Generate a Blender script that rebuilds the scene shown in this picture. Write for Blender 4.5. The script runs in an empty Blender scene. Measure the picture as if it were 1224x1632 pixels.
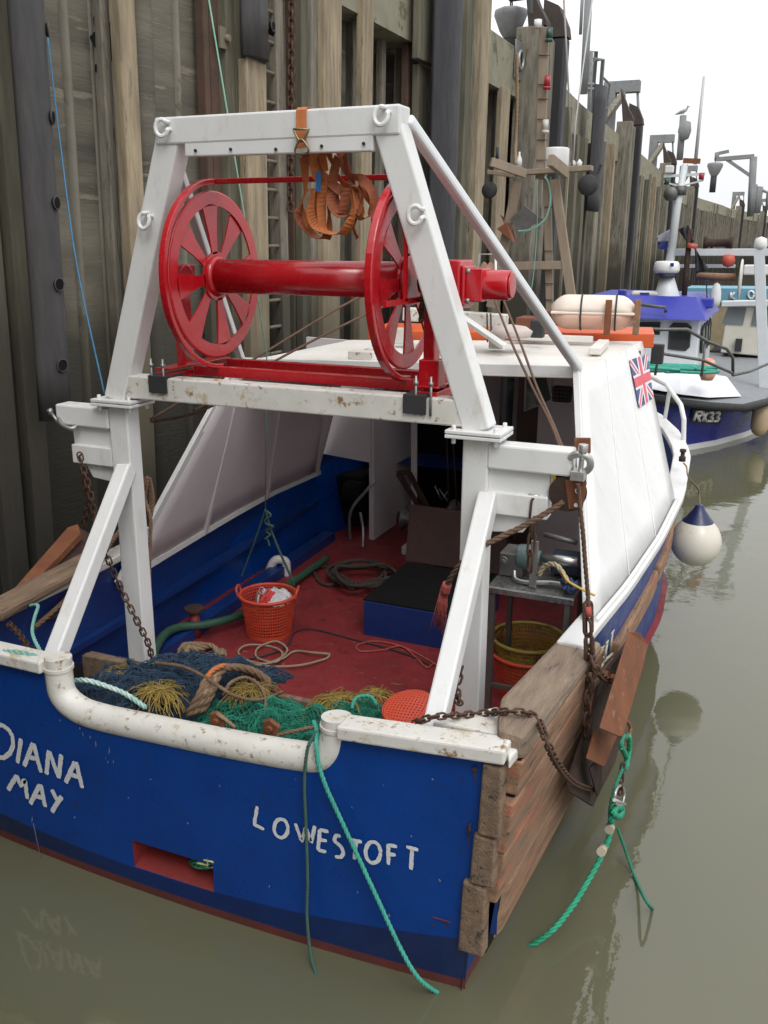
import bpy, bmesh, math, random
from mathutils import Vector as V, Matrix, noise
random.seed(7)
R=math.radians
sc=bpy.context.scene; COL=sc.collection
# ------------------------------------------------------------ camera, sky, sun, exposure
F=1450.; PITCH=R(16.5); ROLL=R(.3); YAW=R(23.3); EYE=V((0,0,3.7))
fw=V((-math.sin(YAW)*math.cos(PITCH),math.cos(YAW)*math.cos(PITCH),-math.sin(PITCH)))
r0=V((math.cos(YAW),math.sin(YAW),0)); u0=r0.cross(fw)
rt=(r0*math.cos(ROLL)+u0*math.sin(ROLL)); up=(-r0*math.sin(ROLL)+u0*math.cos(ROLL))
cd=bpy.data.cameras.new('camera'); cam=bpy.data.objects.new('camera',cd); COL.objects.link(cam); sc.camera=cam
cd.sensor_fit='VERTICAL'; cd.sensor_height=24; cd.lens=F/1632*24; cd.clip_start=.05; cd.clip_end=2000
m=Matrix((rt,up,-fw)).transposed().to_4x4(); m.translation=EYE; cam.matrix_world=m
def at(x,y,X=None,Y=None,Z=None,D=None):
    d=fw+rt*((x-612)/F)-up*((y-816)/F)
    t=(X-EYE.x)/d.x if X is not None else (Y-EYE.y)/d.y if Y is not None else (Z-EYE.z)/d.z if Z is not None else D
    return EYE+d*t
W=bpy.data.worlds.new('World'); sc.world=W; W.use_nodes=True
SUN_EL=R(52); SUN_AZ=R(140)      # azimuth measured clockwise from +Y
nt=W.node_tree; nt.nodes.clear()
sky=nt.nodes.new('ShaderNodeTexSky'); sky.sky_type='NISHITA'; sky.sun_disc=False
sky.sun_elevation=SUN_EL; sky.sun_rotation=SUN_AZ; sky.dust_density=8; sky.air_density=1.6; sky.ozone_density=1
hs=nt.nodes.new('ShaderNodeHueSaturation'); hs.inputs['Saturation'].default_value=.10; hs.inputs['Value'].default_value=1.0
bg=nt.nodes.new('ShaderNodeBackground'); bg.inputs['Strength'].default_value=.15
wo=nt.nodes.new('ShaderNodeOutputWorld')
ov=nt.nodes.new('ShaderNodeMix'); ov.data_type='RGBA'; ov.inputs[0].default_value=.82; ov.inputs[7].default_value=(6.6,6.7,6.9,1)   # cloud deck over the clear sky
nt.links.new(sky.outputs[0],hs.inputs['Color']); nt.links.new(hs.outputs[0],ov.inputs[6]); 
g1=nt.nodes.new('ShaderNodeTexCoord'); g2=nt.nodes.new('ShaderNodeSeparateXYZ'); g3=nt.nodes.new('ShaderNodeMapRange'); g4=nt.nodes.new('ShaderNodeVectorMath'); g4.operation='SCALE'
g3.inputs[1].default_value=0; g3.inputs[2].default_value=1; g3.inputs[3].default_value=1.02; g3.inputs[4].default_value=1.6   # an overcast sky is brighter overhead
nt.links.new(g1.outputs['Generated'],g2.inputs[0]); nt.links.new(g2.outputs['Z'],g3.inputs[0]); nt.links.new(ov.outputs[2],g4.inputs[0]); nt.links.new(g3.outputs[0],g4.inputs['Scale']); nt.links.new(g4.outputs[0],bg.inputs[0]); nt.links.new(bg.outputs[0],wo.inputs[0])
sd=bpy.data.lights.new('sun','SUN'); so=bpy.data.objects.new('sun',sd); COL.objects.link(so)
sd.energy=.8; sd.angle=R(25); sd.color=(1,.97,.93)
sdir=V((math.sin(SUN_AZ)*math.cos(SUN_EL),math.cos(SUN_AZ)*math.cos(SUN_EL),math.sin(SUN_EL)))
so.rotation_euler=sdir.to_track_quat('Z','Y').to_euler(); so.location=(5,-5,20)
sc.view_settings.view_transform='Standard'; sc.view_settings.look='None'; sc.view_settings.gamma=1; sc.view_settings.exposure=0.16
try: sc.view_settings.use_curve_mapping=False
except Exception: pass
sc.render.engine='CYCLES'

# ------------------------------------------------------------ materials
MC={}
def M(name,c1,c2=None,rough=.6,metal=0,sc1=6,stretch=(1,1,1),bump=.2,bscale=30,spots=None,spot_lo=.62,spot_sc=9,spot2=None,spec=.5,alpha=None,coat=0,world=False,tide=None,detail=6,facing=None):
    if name in MC: return MC[name]
    m=bpy.data.materials.new(name); m.use_nodes=True; n=m.node_tree.nodes; L=m.node_tree.links
    b=n['Principled BSDF']; b.inputs['Roughness'].default_value=rough; b.inputs['Metallic'].default_value=metal
    b.inputs['Specular IOR Level'].default_value=spec; b.inputs['Coat Weight'].default_value=coat; b.inputs['Coat Roughness'].default_value=.12
    tc=n.new('ShaderNodeTexCoord'); oi=n.new('ShaderNodeObjectInfo')
    ad=n.new('ShaderNodeVectorMath'); ad.operation='ADD'
    rm=n.new('ShaderNodeVectorMath'); rm.operation='SCALE'; rm.inputs[0].default_value=(31,17,47); L.new(oi.outputs['Random'],rm.inputs['Scale'])
    if world:
        g=n.new('ShaderNodeNewGeometry'); L.new(g.outputs['Position'],ad.inputs[0])
    else: L.new(tc.outputs['Object'],ad.inputs[0])
    L.new(rm.outputs[0],ad.inputs[1])
    mp=n.new('ShaderNodeMapping'); mp.inputs['Scale'].default_value=stretch; L.new(ad.outputs[0],mp.inputs[0])
    def nz(s,det=detail,rg=.6):
        t=n.new('ShaderNodeTexNoise'); t.inputs['Scale'].default_value=s; t.inputs['Detail'].default_value=det; t.inputs['Roughness'].default_value=rg
        L.new(mp.outputs[0],t.inputs['Vector']); return t.outputs['Fac']
    def ramp(f,a,bb):
        r=n.new('ShaderNodeMapRange'); r.inputs[1].default_value=a; r.inputs[2].default_value=bb; L.new(f,r.inputs[0]); r.clamp=True; return r.outputs[0]
    def mix(f,a,bb):
        x=n.new('ShaderNodeMix'); x.data_type='RGBA'
        if hasattr(f,'links'): L.new(f,x.inputs[0])
        else: x.inputs[0].default_value=f
        for k,v in ((6,a),(7,bb)):
            if hasattr(v,'links'): L.new(v,x.inputs[k])
            else: x.inputs[k].default_value=(*v,1)
        return x.outputs[2]
    c2=c2 or tuple(min(1,v*.8) for v in c1)
    col=mix(ramp(nz(sc1),.3,.7),c1,c2)
    if spots: col=mix(ramp(nz(spot_sc,8,.7),spot_lo,spot_lo+.06),col,spots)
    if spot2: col=mix(ramp(nz(spot_sc*.37+1.3,8,.75),spot2[1],spot2[1]+.08),col,spot2[0])
    if tide:
        # (colour, height, softness): growth below the tide line, in world height
        g2=n.new('ShaderNodeNewGeometry'); sx=n.new('ShaderNodeSeparateXYZ'); L.new(g2.outputs['Position'],sx.inputs[0])
        nn=n.new('ShaderNodeTexNoise'); nn.inputs['Scale'].default_value=1.3; nn.inputs['Detail'].default_value=5; L.new(g2.outputs['Position'],nn.inputs['Vector'])
        for (tcx,th,ts) in tide:
            a1=n.new('ShaderNodeMath'); a1.operation='MULTIPLY_ADD'; L.new(nn.outputs['Fac'],a1.inputs[0]); a1.inputs[1].default_value=1.6; L.new(sx.outputs['Z'],a1.inputs[2])
            col=mix(ramp(a1.outputs[0],th+.8+ts,th+.8-ts),col,tcx)
    L.new(col,b.inputs['Base Color'])
    if bump:
        bp=n.new('ShaderNodeBump'); bp.inputs['Strength'].default_value=bump; bp.inputs['Distance'].default_value=.01
        L.new(nz(bscale,8,.65),bp.inputs['Height']); L.new(bp.outputs[0],b.inputs['Normal'])
    # roughness variation
    rr=n.new('ShaderNodeMapRange'); rr.inputs[1].default_value=.3; rr.inputs[2].default_value=.7; rr.inputs[3].default_value=max(0,rough-.1); rr.inputs[4].default_value=min(1,rough+.12)
    L.new(nz(sc1*2.3),rr.inputs[0]); L.new(rr.outputs[0],b.inputs['Roughness'])
    if alpha is not None: b.inputs['Alpha'].default_value=alpha
    MC[name]=m; return m
def glass(name,c=(.02,.03,.03),rough=.06):
    if name in MC: return MC[name]
    m=bpy.data.materials.new(name); m.use_nodes=True; b=m.node_tree.nodes['Principled BSDF']
    b.inputs['Base Color'].default_value=(*c,1); b.inputs['Roughness'].default_value=rough; b.inputs['Specular IOR Level'].default_value=.8; MC[name]=m; return m
RUST=(.16,.06,.025)
white=M('white paint',(.69,.69,.68),(.62,.62,.61),.38,sc1=3,stretch=(1,1,.4),bump=.16,bscale=22,spots=(.34,.20,.10),spot_lo=.735,spot_sc=16,spot2=((.60,.585,.545),.56))
whitew=M('worn white paint',(.66,.65,.61),(.56,.54,.49),.45,sc1=4,bump=.2,bscale=22,spots=(.27,.15,.07),spot_lo=.575,spot_sc=15,spot2=((.45,.37,.25),.56))
whitein=M('inner white paint',(.62,.58,.58),(.56,.52,.52),.6,sc1=2,bump=.15,bscale=20,spots=(.3,.24,.2),spot_lo=.74,spot_sc=12)
roofw=M('roof paint',(.70,.68,.64),(.60,.57,.52),.55,sc1=2.5,bump=.25,bscale=18,spots=(.40,.33,.25),spot_lo=.63,spot_sc=6)
blue=M('blue hull paint',(.001,.043,.245),(.001,.034,.195),.33,sc1=3,bump=.22,bscale=16,spots=(.05,.12,.30),spot_lo=.735,spot_sc=26,spot2=((.010,.03,.10),.60),spec=.4,tide=[((.004,.028,.13),-.05,.20)])
bluein=M('blue inner paint',(.004,.034,.17),(.004,.025,.13),.45,sc1=3,bump=.3,bscale=18,spots=(.02,.03,.05),spot_lo=.66,spot_sc=8)
redhull=M('red antifoul',(.13,.022,.020),(.08,.022,.020),.7,sc1=6,bump=.3)
deckred=M('red deck paint',(.25,.026,.028),(.16,.018,.02),.5,sc1=3,bump=.4,bscale=45,spots=(.30,.17,.16),spot_lo=.62,spot_sc=16,spot2=((.07,.014,.014),.57))
redp=M('red gloss paint',(.44,.006,.012),(.37,.006,.012),.26,sc1=3,bump=.09,bscale=16,coat=.35,spots=(.30,.03,.03),spot_lo=.66,spot_sc=20,spot2=((.50,.06,.06),.66))
rust=M('rusty steel',(.23,.085,.035),(.15,.055,.028),.75,metal=.2,sc1=5,bump=.4,bscale=40,spots=(.30,.15,.08),spot_lo=.6,spot_sc=7)
rustd=M('dark rusty steel',(.055,.030,.022),(.035,.02,.016),.8,metal=.2,sc1=8,bump=.5,bscale=40,spots=(.14,.06,.03),spot_lo=.6)
chainm=M('rusty chain',(.11,.055,.035),(.06,.035,.025),.7,metal=.4,sc1=20,bump=.4)
galv=M('galvanised steel',(.36,.36,.36),(.26,.26,.25),.4,metal=.75,sc1=18,bump=.1,spots=(.2,.12,.07),spot_lo=.66)
steel=M('stainless steel',(.42,.42,.41),(.32,.32,.31),.3,metal=.9,sc1=14,bump=.08)
blackp=M('black rubber',(.022,.022,.024),(.03,.03,.032),.7,sc1=8,bump=.2)
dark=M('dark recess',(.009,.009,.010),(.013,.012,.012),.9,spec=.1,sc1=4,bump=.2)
plank=M('weathered plank',(.33,.195,.115),(.15,.09,.058),.8,sc1=7,stretch=(3,.5,3),bump=.9,bscale=26,spots=(.05,.038,.03),spot_lo=.62,spot_sc=5,spot2=((.36,.125,.075),.53))
plankt=M('worn rail timber',(.27,.20,.14),(.15,.11,.08),.85,sc1=6,stretch=(3,.5,3),bump=1,bscale=26,spots=(.045,.035,.028),spot_lo=.60,spot_sc=6,spot2=((.36,.29,.22),.62))
plank2=M('grey worn plank',(.25,.17,.11),(.12,.08,.055),.85,sc1=7,stretch=(3,.5,3),bump=1,bscale=26,spots=(.03,.025,.02),spot_lo=.58,spot_sc=5)
tideT=[((.060,.054,.038),3.3,.5),((.030,.026,.020),2.2,.7)]
timA=M('pale timber',(.37,.30,.195),(.17,.135,.09),.85,sc1=4,stretch=(3,3,.35),bump=.8,bscale=20,spots=(.08,.06,.04),spot_lo=.61,spot_sc=5,spot2=((.19,.16,.11),.54),world=True,tide=[((.13,.11,.07),3.2,.7),((.05,.045,.03),1.9,.7)])
timB=M('grey timber',(.25,.225,.175),(.10,.09,.07),.85,sc1=4,stretch=(3,3,.35),bump=.9,bscale=20,spots=(.05,.045,.03),spot_lo=.58,spot_sc=5,spot2=((.26,.235,.185),.58),world=True,tide=tideT)
timC=M('green stained timber',(.145,.132,.092),(.075,.072,.048),.85,sc1=4,stretch=(3,3,.3),bump=.9,bscale=20,spots=(.20,.175,.12),spot_lo=.64,spot_sc=5,world=True,tide=tideT)
rubd=M('black fender rubber',(.014,.014,.017),(.022,.021,.024),.6,sc1=3,stretch=(2,2,.4),bump=.4,bscale=24,world=True,spots=(.06,.055,.05),spot_lo=.66,spot_sc=4,tide=[((.045,.042,.030),2.6,.5)])
rubf=M('rubber fender',(.040,.039,.041),(.070,.066,.064),.75,sc1=5,stretch=(2,2,.3),bump=.4,bscale=24,world=True,spots=(.14,.135,.13),spot_lo=.66,spot_sc=4,tide=[((.055,.052,.035),2.0,.5)])
sheet=M('stained sheet wall',(.18,.162,.12),(.055,.052,.042),.8,sc1=1.1,stretch=(.35,.35,3.0),bump=.8,bscale=14,world=True,spots=(.20,.18,.13),spot_lo=.58,spot_sc=2.2,spot2=((.15,.075,.04),.66),tide=[((.050,.046,.032),3.3,.3),((.030,.027,.020),2.3,.6)])
conc=M('mossy concrete',(.27,.255,.19),(.19,.175,.12),.9,sc1=2.5,bump=.8,bscale=12,world=True,spots=(.10,.10,.05),spot_lo=.56,spot_sc=2.2,spot2=((.06,.055,.04),.62))
concl=M('grey frame steel',(.22,.23,.235),(.17,.175,.18),.8,sc1=3,bump=.5,world=True,spots=(.13,.12,.08),spot_lo=.6)
wall_t=M('dark wall rust',(.10,.055,.035),(.06,.04,.03),.9,sc1=4,bump=.9,bscale=10,world=True,tide=tideT)

# ------------------------------------------------------------ geometry helpers
WO={}
def wo_of(o): return WO[o.name] if o else V((0,0,0))
class MB:
    def __init__(s): s.bm=bmesh.new(); s.mi=0
    def face(s,pts):
        vs=[s.bm.verts.new(p) for p in pts]
        try: f=s.bm.faces.new(vs); f.material_index=s.mi; return f
        except ValueError: return None
    def hexa(s,b,t):      # two quads, bottom and top, same winding
        v=[s.bm.verts.new(p) for p in list(b)+list(t)]; n=len(b)
        fs=[v[:n][::-1],v[n:]]+[[v[i],v[(i+1)%n],v[n+(i+1)%n],v[n+i]] for i in range(n)]
        for f in fs: s.bm.faces.new(f).material_index=s.mi
    def prism(s,pts,off):  # polygon extruded by vector
        off=V(off); s.hexa([V(p) for p in pts],[V(p)+off for p in pts])
    def box(s,c,size,rz=0,rot=None):
        c=V(c); x,y,z=[a/2 for a in size]; q=rot or Matrix.Rotation(rz,3,'Z')
        b=[c+q@V(p) for p in ((-x,-y,-z),(x,-y,-z),(x,y,-z),(-x,y,-z))]; t=[c+q@V(p) for p in ((-x,-y,z),(x,-y,z),(x,y,z),(-x,y,z))]
        s.hexa(b,t)
    def span(s,x0,x1,y0,y1,z0,z1): s.box(((x0+x1)/2,(y0+y1)/2,(z0+z1)/2),(abs(x1-x0),abs(y1-y0),abs(z1-z0)))
    def beam(s,p,q,w,h,side=(1,0,0),w2=None,h2=None):  # w along side, h across
        p,q=V(p),V(q); d=(q-p).normalized(); a=V(side); a=(a-d*a.dot(d)).normalized(); c=d.cross(a)
        w2=w2 or w; h2=h2 or h
        s.hexa([p+a*(w/2*i)+c*(h/2*j) for i,j in ((-1,-1),(1,-1),(1,1),(-1,1))],[q+a*(w2/2*i)+c*(h2/2*j) for i,j in ((-1,-1),(1,-1),(1,1),(-1,1))])
    def frames(s,P,closed=False):
        n=len(P); T=[]
        for i in range(n):
            a=P[(i-1)%n] if closed or i>0 else P[i]; b=P[(i+1)%n] if closed or i<n-1 else P[i]
            t=(b-a); T.append(t.normalized() if t.length>1e-9 else V((0,0,1)))
        N=T[0].orthogonal().normalized(); out=[]
        for i in range(n):
            N=(N-T[i]*N.dot(T[i]));
            N=N.normalized() if N.length>1e-9 else T[i].orthogonal().normalized()
            out.append((T[i],N,T[i].cross(N)))
        return out
    def tube(s,P,r,seg=8,closed=False,cap=True):
        P=[V(p) for p in P]; n=len(P); fr=s.frames(P,closed); rings=[]
        for i,(t,a,b) in enumerate(fr):
            ri=r[i] if isinstance(r,(list,tuple)) else r
            rings.append([s.bm.verts.new(P[i]+(a*math.cos(2*math.pi*k/seg)+b*math.sin(2*math.pi*k/seg))*ri) for k in range(seg)])
        m=n if closed else n-1
        for i in range(m):
            A,B=rings[i],rings[(i+1)%n]
            for k in range(seg):
                f=s.bm.faces.new((A[k],A[(k+1)%seg],B[(k+1)%seg],B[k])); f.material_index=s.mi; f.smooth=True
        if cap and not closed:
            s.bm.faces.new(rings[0][::-1]).material_index=s.mi; s.bm.faces.new(rings[-1]).material_index=s.mi
    def cyl(s,p,q,r,seg=20,r2=None): s.tube([p,q],[r,r2 if r2 is not None else r],seg)
    def lathe(s,c,prof,seg=24,axis='Z',squash=1):   # prof: (radius,height)
        c=V(c); rings=[]
        for r_,h in prof:
            ring=[]
            for k in range(seg):
                a=2*math.pi*k/seg; x,y=r_*math.cos(a),r_*math.sin(a)*squash
                p=(x,y,h) if axis=='Z' else (h,x,y) if axis=='X' else (x,h,y)
                ring.append(s.bm.verts.new(c+V(p)))
            rings.append(ring)
        for A,B in zip(rings,rings[1:]):
            for k in range(seg):
                f=s.bm.faces.new((A[k],A[(k+1)%seg],B[(k+1)%seg],B[k])); f.smooth=True; f.material_index=s.mi
        if prof[0][0]>1e-4: s.bm.faces.new(rings[0][::-1]).material_index=s.mi
        if prof[-1][0]>1e-4: s.bm.faces.new(rings[-1]).material_index=s.mi
    def ribbon(s,P,w,side,th=.003):
        P=[V(p) for p in P]; n=len(P); fr=s.frames(P); rows=[]
        for i,(t,_,_) in enumerate(fr):
            a=V(side[i] if isinstance(side,list) else side); a=(a-t*a.dot(t)).normalized(); nn=t.cross(a)
            rows.append([s.bm.verts.new(P[i]+a*w/2*u+nn*th/2*v) for u,v in ((-1,-1),(1,-1),(1,1),(-1,1))])
        for A,B in zip(rows,rows[1:]):
            for k in range(4): s.bm.faces.new((A[k],A[(k+1)%4],B[(k+1)%4],B[k])).material_index=s.mi
        s.bm.faces.new(rows[0][::-1]); s.bm.faces.new(rows[-1])
    def rope(s,P,r,pitch=None,seg=5,strands=3):
        P=resample([V(p) for p in P],max(r*1.1,.006)); pitch=pitch or r*7
        fr=s.frames(P); L=[0]
        for a,b in zip(P,P[1:]): L.append(L[-1]+(b-a).length)
        for k in range(strands):
            Q=[]
            for i,(t,a,b) in enumerate(fr):
                ph=2*math.pi*(L[i]/pitch+k/strands); Q.append(P[i]+(a*math.cos(ph)+b*math.sin(ph))*r*.5)
            s.tube(Q,r*.56,seg)
    def chain(s,P,ll=.06,wr=.008,wd=.035,seg=6):
        P=resample([V(p) for p in P],ll*.72); fr=s.frames(P)
        for i in range(len(P)):
            t,a,b=fr[i]
            if i%2: a=b
            Q=[]
            h=ll/2-wd/2
            for k in range(12):
                an=2*math.pi*k/12; Q.append(P[i]+t*(math.cos(an)*wd/2+(h if math.cos(an)>0 else -h))+a*math.sin(an)*wd/2)
            s.tube(Q,wr,seg,closed=True)
    def cellframe(s,a,b,c,d,fr,fv):
        # quad with a square opening
        A=[v.co for v in (a,b,c,d)]; ce=(A[0]+A[1]+A[2]+A[3])/4; I=[s.bm.verts.new(p.lerp(ce,fr)) for p in A]; O=(a,b,c,d)
        for k in range(4): s.bm.faces.new((O[k],O[(k+1)%4],I[(k+1)%4],I[k]))
    def build(s,name,mat,parent=None,bevel=0,smooth=False,kind=None,label=None,cat=None,group=None,mods=None,origin=None,solid=0,autos=None):
        bm=s.bm; bmesh.ops.recalc_face_normals(bm,faces=bm.faces[:])
        if parent and (parent.name=='quay_wall' or (parent.parent and parent.parent.name=='quay_wall')):
            for v in bm.verts: v.co.y+=.034*(v.co.z-4.1)*max(0,min(1,(34-v.co.y)/12))
        xs=[v.co for v in bm.verts]
        o=V(origin) if origin is not None else V(((min(v.x for v in xs)+max(v.x for v in xs))/2,(min(v.y for v in xs)+max(v.y for v in xs))/2,min(v.z for v in xs)))
        for v in bm.verts: v.co-=o
        me=bpy.data.meshes.new(name); bm.to_mesh(me); bm.free()
        for mm in (mat if isinstance(mat,(list,tuple)) else [mat]): me.materials.append(mm)
        if smooth:
            for p in me.polygons: p.use_smooth=True
        if smooth: me.set_sharp_from_angle(angle=R(38))
        ob=bpy.data.objects.new(name,me); COL.objects.link(ob)
        ob.parent=parent; ob.location=o-wo_of(parent); WO[ob.name]=o
        if solid:
            md=ob.modifiers.new('s','SOLIDIFY'); md.thickness=solid
        if bevel:
            md=ob.modifiers.new('b','BEVEL'); md.width=bevel; md.segments=2; md.limit_method='ANGLE'; md.angle_limit=R(40)
        tag(ob,label,cat,group,kind); return ob
def tag(o,label=None,cat=None,group=None,kind=None):
    if label: o['label']=label
    if cat: o['category']=cat
    if group: o['group']=group
    if kind: o['kind']=kind
def thing(name,loc,label,cat,group=None):
    o=bpy.data.objects.new(name,None); COL.objects.link(o); o.location=loc; o.empty_display_size=.2; WO[o.name]=V(loc); tag(o,label,cat,group); return o
def resample(P,step):
    out=[P[0].copy()]; 
    L=sum((b-a).length for a,b in zip(P,P[1:])); n=max(2,int(L/step)); st=L/n; acc=0; k=0; i=0; pos=0
    cum=[0]
    for a,b in zip(P,P[1:]): cum.append(cum[-1]+(b-a).length)
    out=[]
    for q in range(n+1):
        d=min(q*st,L-1e-9)
        while i<len(P)-2 and cum[i+1]<d: i+=1
        seg=cum[i+1]-cum[i]; f=(d-cum[i])/seg if seg>1e-9 else 0
        out.append(P[i].lerp(P[i+1],f))
    return out
def smooth(P,n=8,closed=False):   # Catmull-Rom
    P=[V(p) for p in P]; out=[]; N=len(P); rng=N if closed else N-1
    g=lambda i:P[i%N] if closed else P[max(0,min(N-1,i))]
    for i in range(rng):
        a,b,c,d=g(i-1),g(i),g(i+1),g(i+2)
        for k in range(n):
            t=k/n; out.append(.5*((2*b)+(c-a)*t+(2*a-5*b+4*c-d)*t*t+(3*b-a-3*c+d)*t**3))
    if not closed: out.append(P[-1])
    return out
def sag(p,q,s,n=16):
    p,q=V(p),V(q); return [p.lerp(q,i/n)-V((0,0,s*4*(i/n)*(1-i/n))) for i in range(n+1)]
def copy_tree(o,loc,label=None):
    c=o.copy(); COL.objects.link(c); c.location=loc
    if label: c['label']=label
    for ch in [x for x in bpy.data.objects if x.parent==o]:
        d=ch.copy(); COL.objects.link(d); d.parent=c
        for g in [x for x in bpy.data.objects if x.parent==ch]:
            e=g.copy(); COL.objects.link(e); e.parent=d
    return c
exec_sections=True
#@@SETTING
# ------------------------------------------------------------ water
def water():
    m=bpy.data.materials.new('harbour water'); m.use_nodes=True; n=m.node_tree.nodes; L=m.node_tree.links; b=n['Principled BSDF']
    b.inputs['Base Color'].default_value=(.125,.115,.075,1); b.inputs['Roughness'].default_value=.02; b.inputs['IOR'].default_value=1.58
    g=n.new('ShaderNodeNewGeometry'); t=n.new('ShaderNodeTexNoise'); t.inputs['Scale'].default_value=.35; t.inputs['Detail'].default_value=3
    mp=n.new('ShaderNodeMix'); mp.data_type='RGBA'; mp.inputs[6].default_value=(.120,.118,.074,1); mp.inputs[7].default_value=(.095,.093,.056,1)
    L.new(g.outputs['Position'],t.inputs['Vector']); L.new(t.outputs['Fac'],mp.inputs[0]); L.new(mp.outputs[2],b.inputs['Base Color'])
    a=n.new('ShaderNodeTexNoise'); a.inputs['Scale'].default_value=3.0; a.inputs['Detail'].default_value=5; L.new(g.outputs['Position'],a.inputs['Vector'])
    bp=n.new('ShaderNodeBump'); bp.inputs['Strength'].default_value=.40; bp.inputs['Distance'].default_value=.010; L.new(a.outputs['Fac'],bp.inputs['Height']); L.new(bp.outputs[0],b.inputs['Normal'])
    w=MB(); w.face([(-60,-60,0),(400,-60,0),(400,600,0),(-60,600,0)]); w.build('water',m,kind='structure',origin=(0,0,0))
water()
# ------------------------------------------------------------ quay wall
PLW=[(-20,-5.55),(22,-5.55),(27.5,-5.93),(32,-6.1),(37,-6.25),(45.4,-6.65),(73,-7.85),(87,-7.86),(103,-7.04),(112,-6.9),(142,-3.77),(170,6),(210,30)]
def WX(y):
    for (a,b),(c,d) in zip(PLW,PLW[1:]):
        if y<=c: return b+(d-b)*(y-a)/(c-a)
    return PLW[-1][1]
ZC=7.5
def wallpt(px,py=300,depth=0):   # point of the wall face seen at a pixel column, in front of the cap by depth
    Y=12
    for _ in range(40):
        p=at(px,py,X=WX(Y)+depth); Y=.5*Y+.5*p.y
    return at(px,py,X=WX(Y)+depth)
quay=thing('quay_wall',(-6,20,0),'tall harbour wall of dark sheet piling, timber posts and mossy concrete cap','quay wall')
def build_wall():
    w=MB(); y=-4.0; pts=[]
    pts+=[(-20,-5.70),(11.6,-5.70)]; y=12.2
    while y<205:
        base=WX(y)-(.10 if y<12 else .62)
        s=.62 if y<70 else 1.3
        pts+=[(y,base-.27),(y+s*.42,base-.27),(y+s*.62,base),(y+s*.95,base),(y+s*1.15,base-.27)]; y+=s*1.6
    for (a,x),(b,z) in zip(pts,pts[1:]): 
        w.face([(x,a,-1),(z,b,-1),(z,b,ZC-.9),(x,a,ZC-.9)])
    w.build('sheet_piling',sheet,quay)
    # cap beam
    c=MB(); ys=[-20,0,10,22,27.5,32,37,45.4,60,73,87,103,112,142,170,210]
    sec=[(0,ZC-.95),(0,ZC-.06),(-.08,ZC),(-3.5,ZC),(-3.5,ZC-.95)]
    rows=[[c.bm.verts.new((WX(y)+a,y,z)) for a,z in sec] for y in ys]
    for A,B in zip(rows,rows[1:]):
        for k in range(5): c.bm.faces.new((A[k],A[(k+1)%5],B[(k+1)%5],B[k]))
    c.bm.faces.new(rows[0]); c.bm.faces.new(rows[-1])
    c.build('cap_beam',conc,quay)
    g=MB(); 
    for a,b in zip(ys,ys[1:]): g.face([(WX(a)-3.4,a,ZC+.01),(WX(b)-3.4,b,ZC+.01),(WX(b)-60,b,ZC+.01),(WX(a)-60,a,ZC+.01)])
    g.build('quay_top',conc,kind='structure')
build_wall()
def shade_pier():  # unseen pier behind the camera, added to shade the near water and stern
    w=MB(); pts=[(-5.8,-1.6)]; x=-5.6
    while x<-1.6: pts+=[(x,-1.85),(x+.4,-1.85),(x+.55,-1.6),(x+.85,-1.6),(x+1.0,-1.85)]; x+=1.25
    pts+=[(-1.4,-1.6),(-1.3,-2.0),(-1.3,-20)]
    for (a,y0),(b,y1) in zip(pts,pts[1:]): w.face([(a,y0,-1),(b,y1,-1),(b,y1,ZC-.9),(a,y0,ZC-.9)])
    w.build('added_shade_piling',sheet,quay); w=MB(); w.span(-5.6,-1.2,-20,-1.5,ZC-.95,ZC-.01); w.build('added_shade_cap',conc,quay,bevel=.05)
shade_pier()
def timber(x0,x1,mat,depth=.1,z0=-.6,z1=6.9,ref=300,th=.11,name='timber_post',cut=0,label=None,bev=.015):
    a=wallpt(x0,ref,depth); b=wallpt(x1,ref,depth)
    w=MB(); n=6; A=V((a.x,a.y,0)); B=V((b.x,b.y,0)); back=V((-th,0,0))
    zs=[z0+(z1-z0)*i/n for i in range(n+1)]
    rnd=random.Random(int(x0*7)); rows=[]
    for z in zs:
        j=rnd.uniform(-.006,.006); o=V((j,rnd.uniform(-.006,.006),z)); rows.append([w.bm.verts.new(p+o) for p in (A,B,B+back,A+back)])
    for P,Q in zip(rows,rows[1:]):
        for k in range(4): w.bm.faces.new((P[k],P[(k+1)%4],Q[(k+1)%4],Q[k]))
    w.bm.faces.new(rows[0]); w.bm.faces.new(rows[-1])
    return w.build(name,mat,quay,bevel=bev,label=label)
def bolt_plate(px,py,depth):
    p=wallpt(px,py,depth); w=MB(); w.box(p+V((.012,0,0)),(.025,.2,.2)); w.cyl(p,p+V((.07,0,0)),.035,6); w.build('bolt_plate',galvw,quay)
galvw=M('bolt plate',(.24,.21,.14),(.18,.16,.11),.7,metal=.3,sc1=6,bump=.3)
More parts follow.
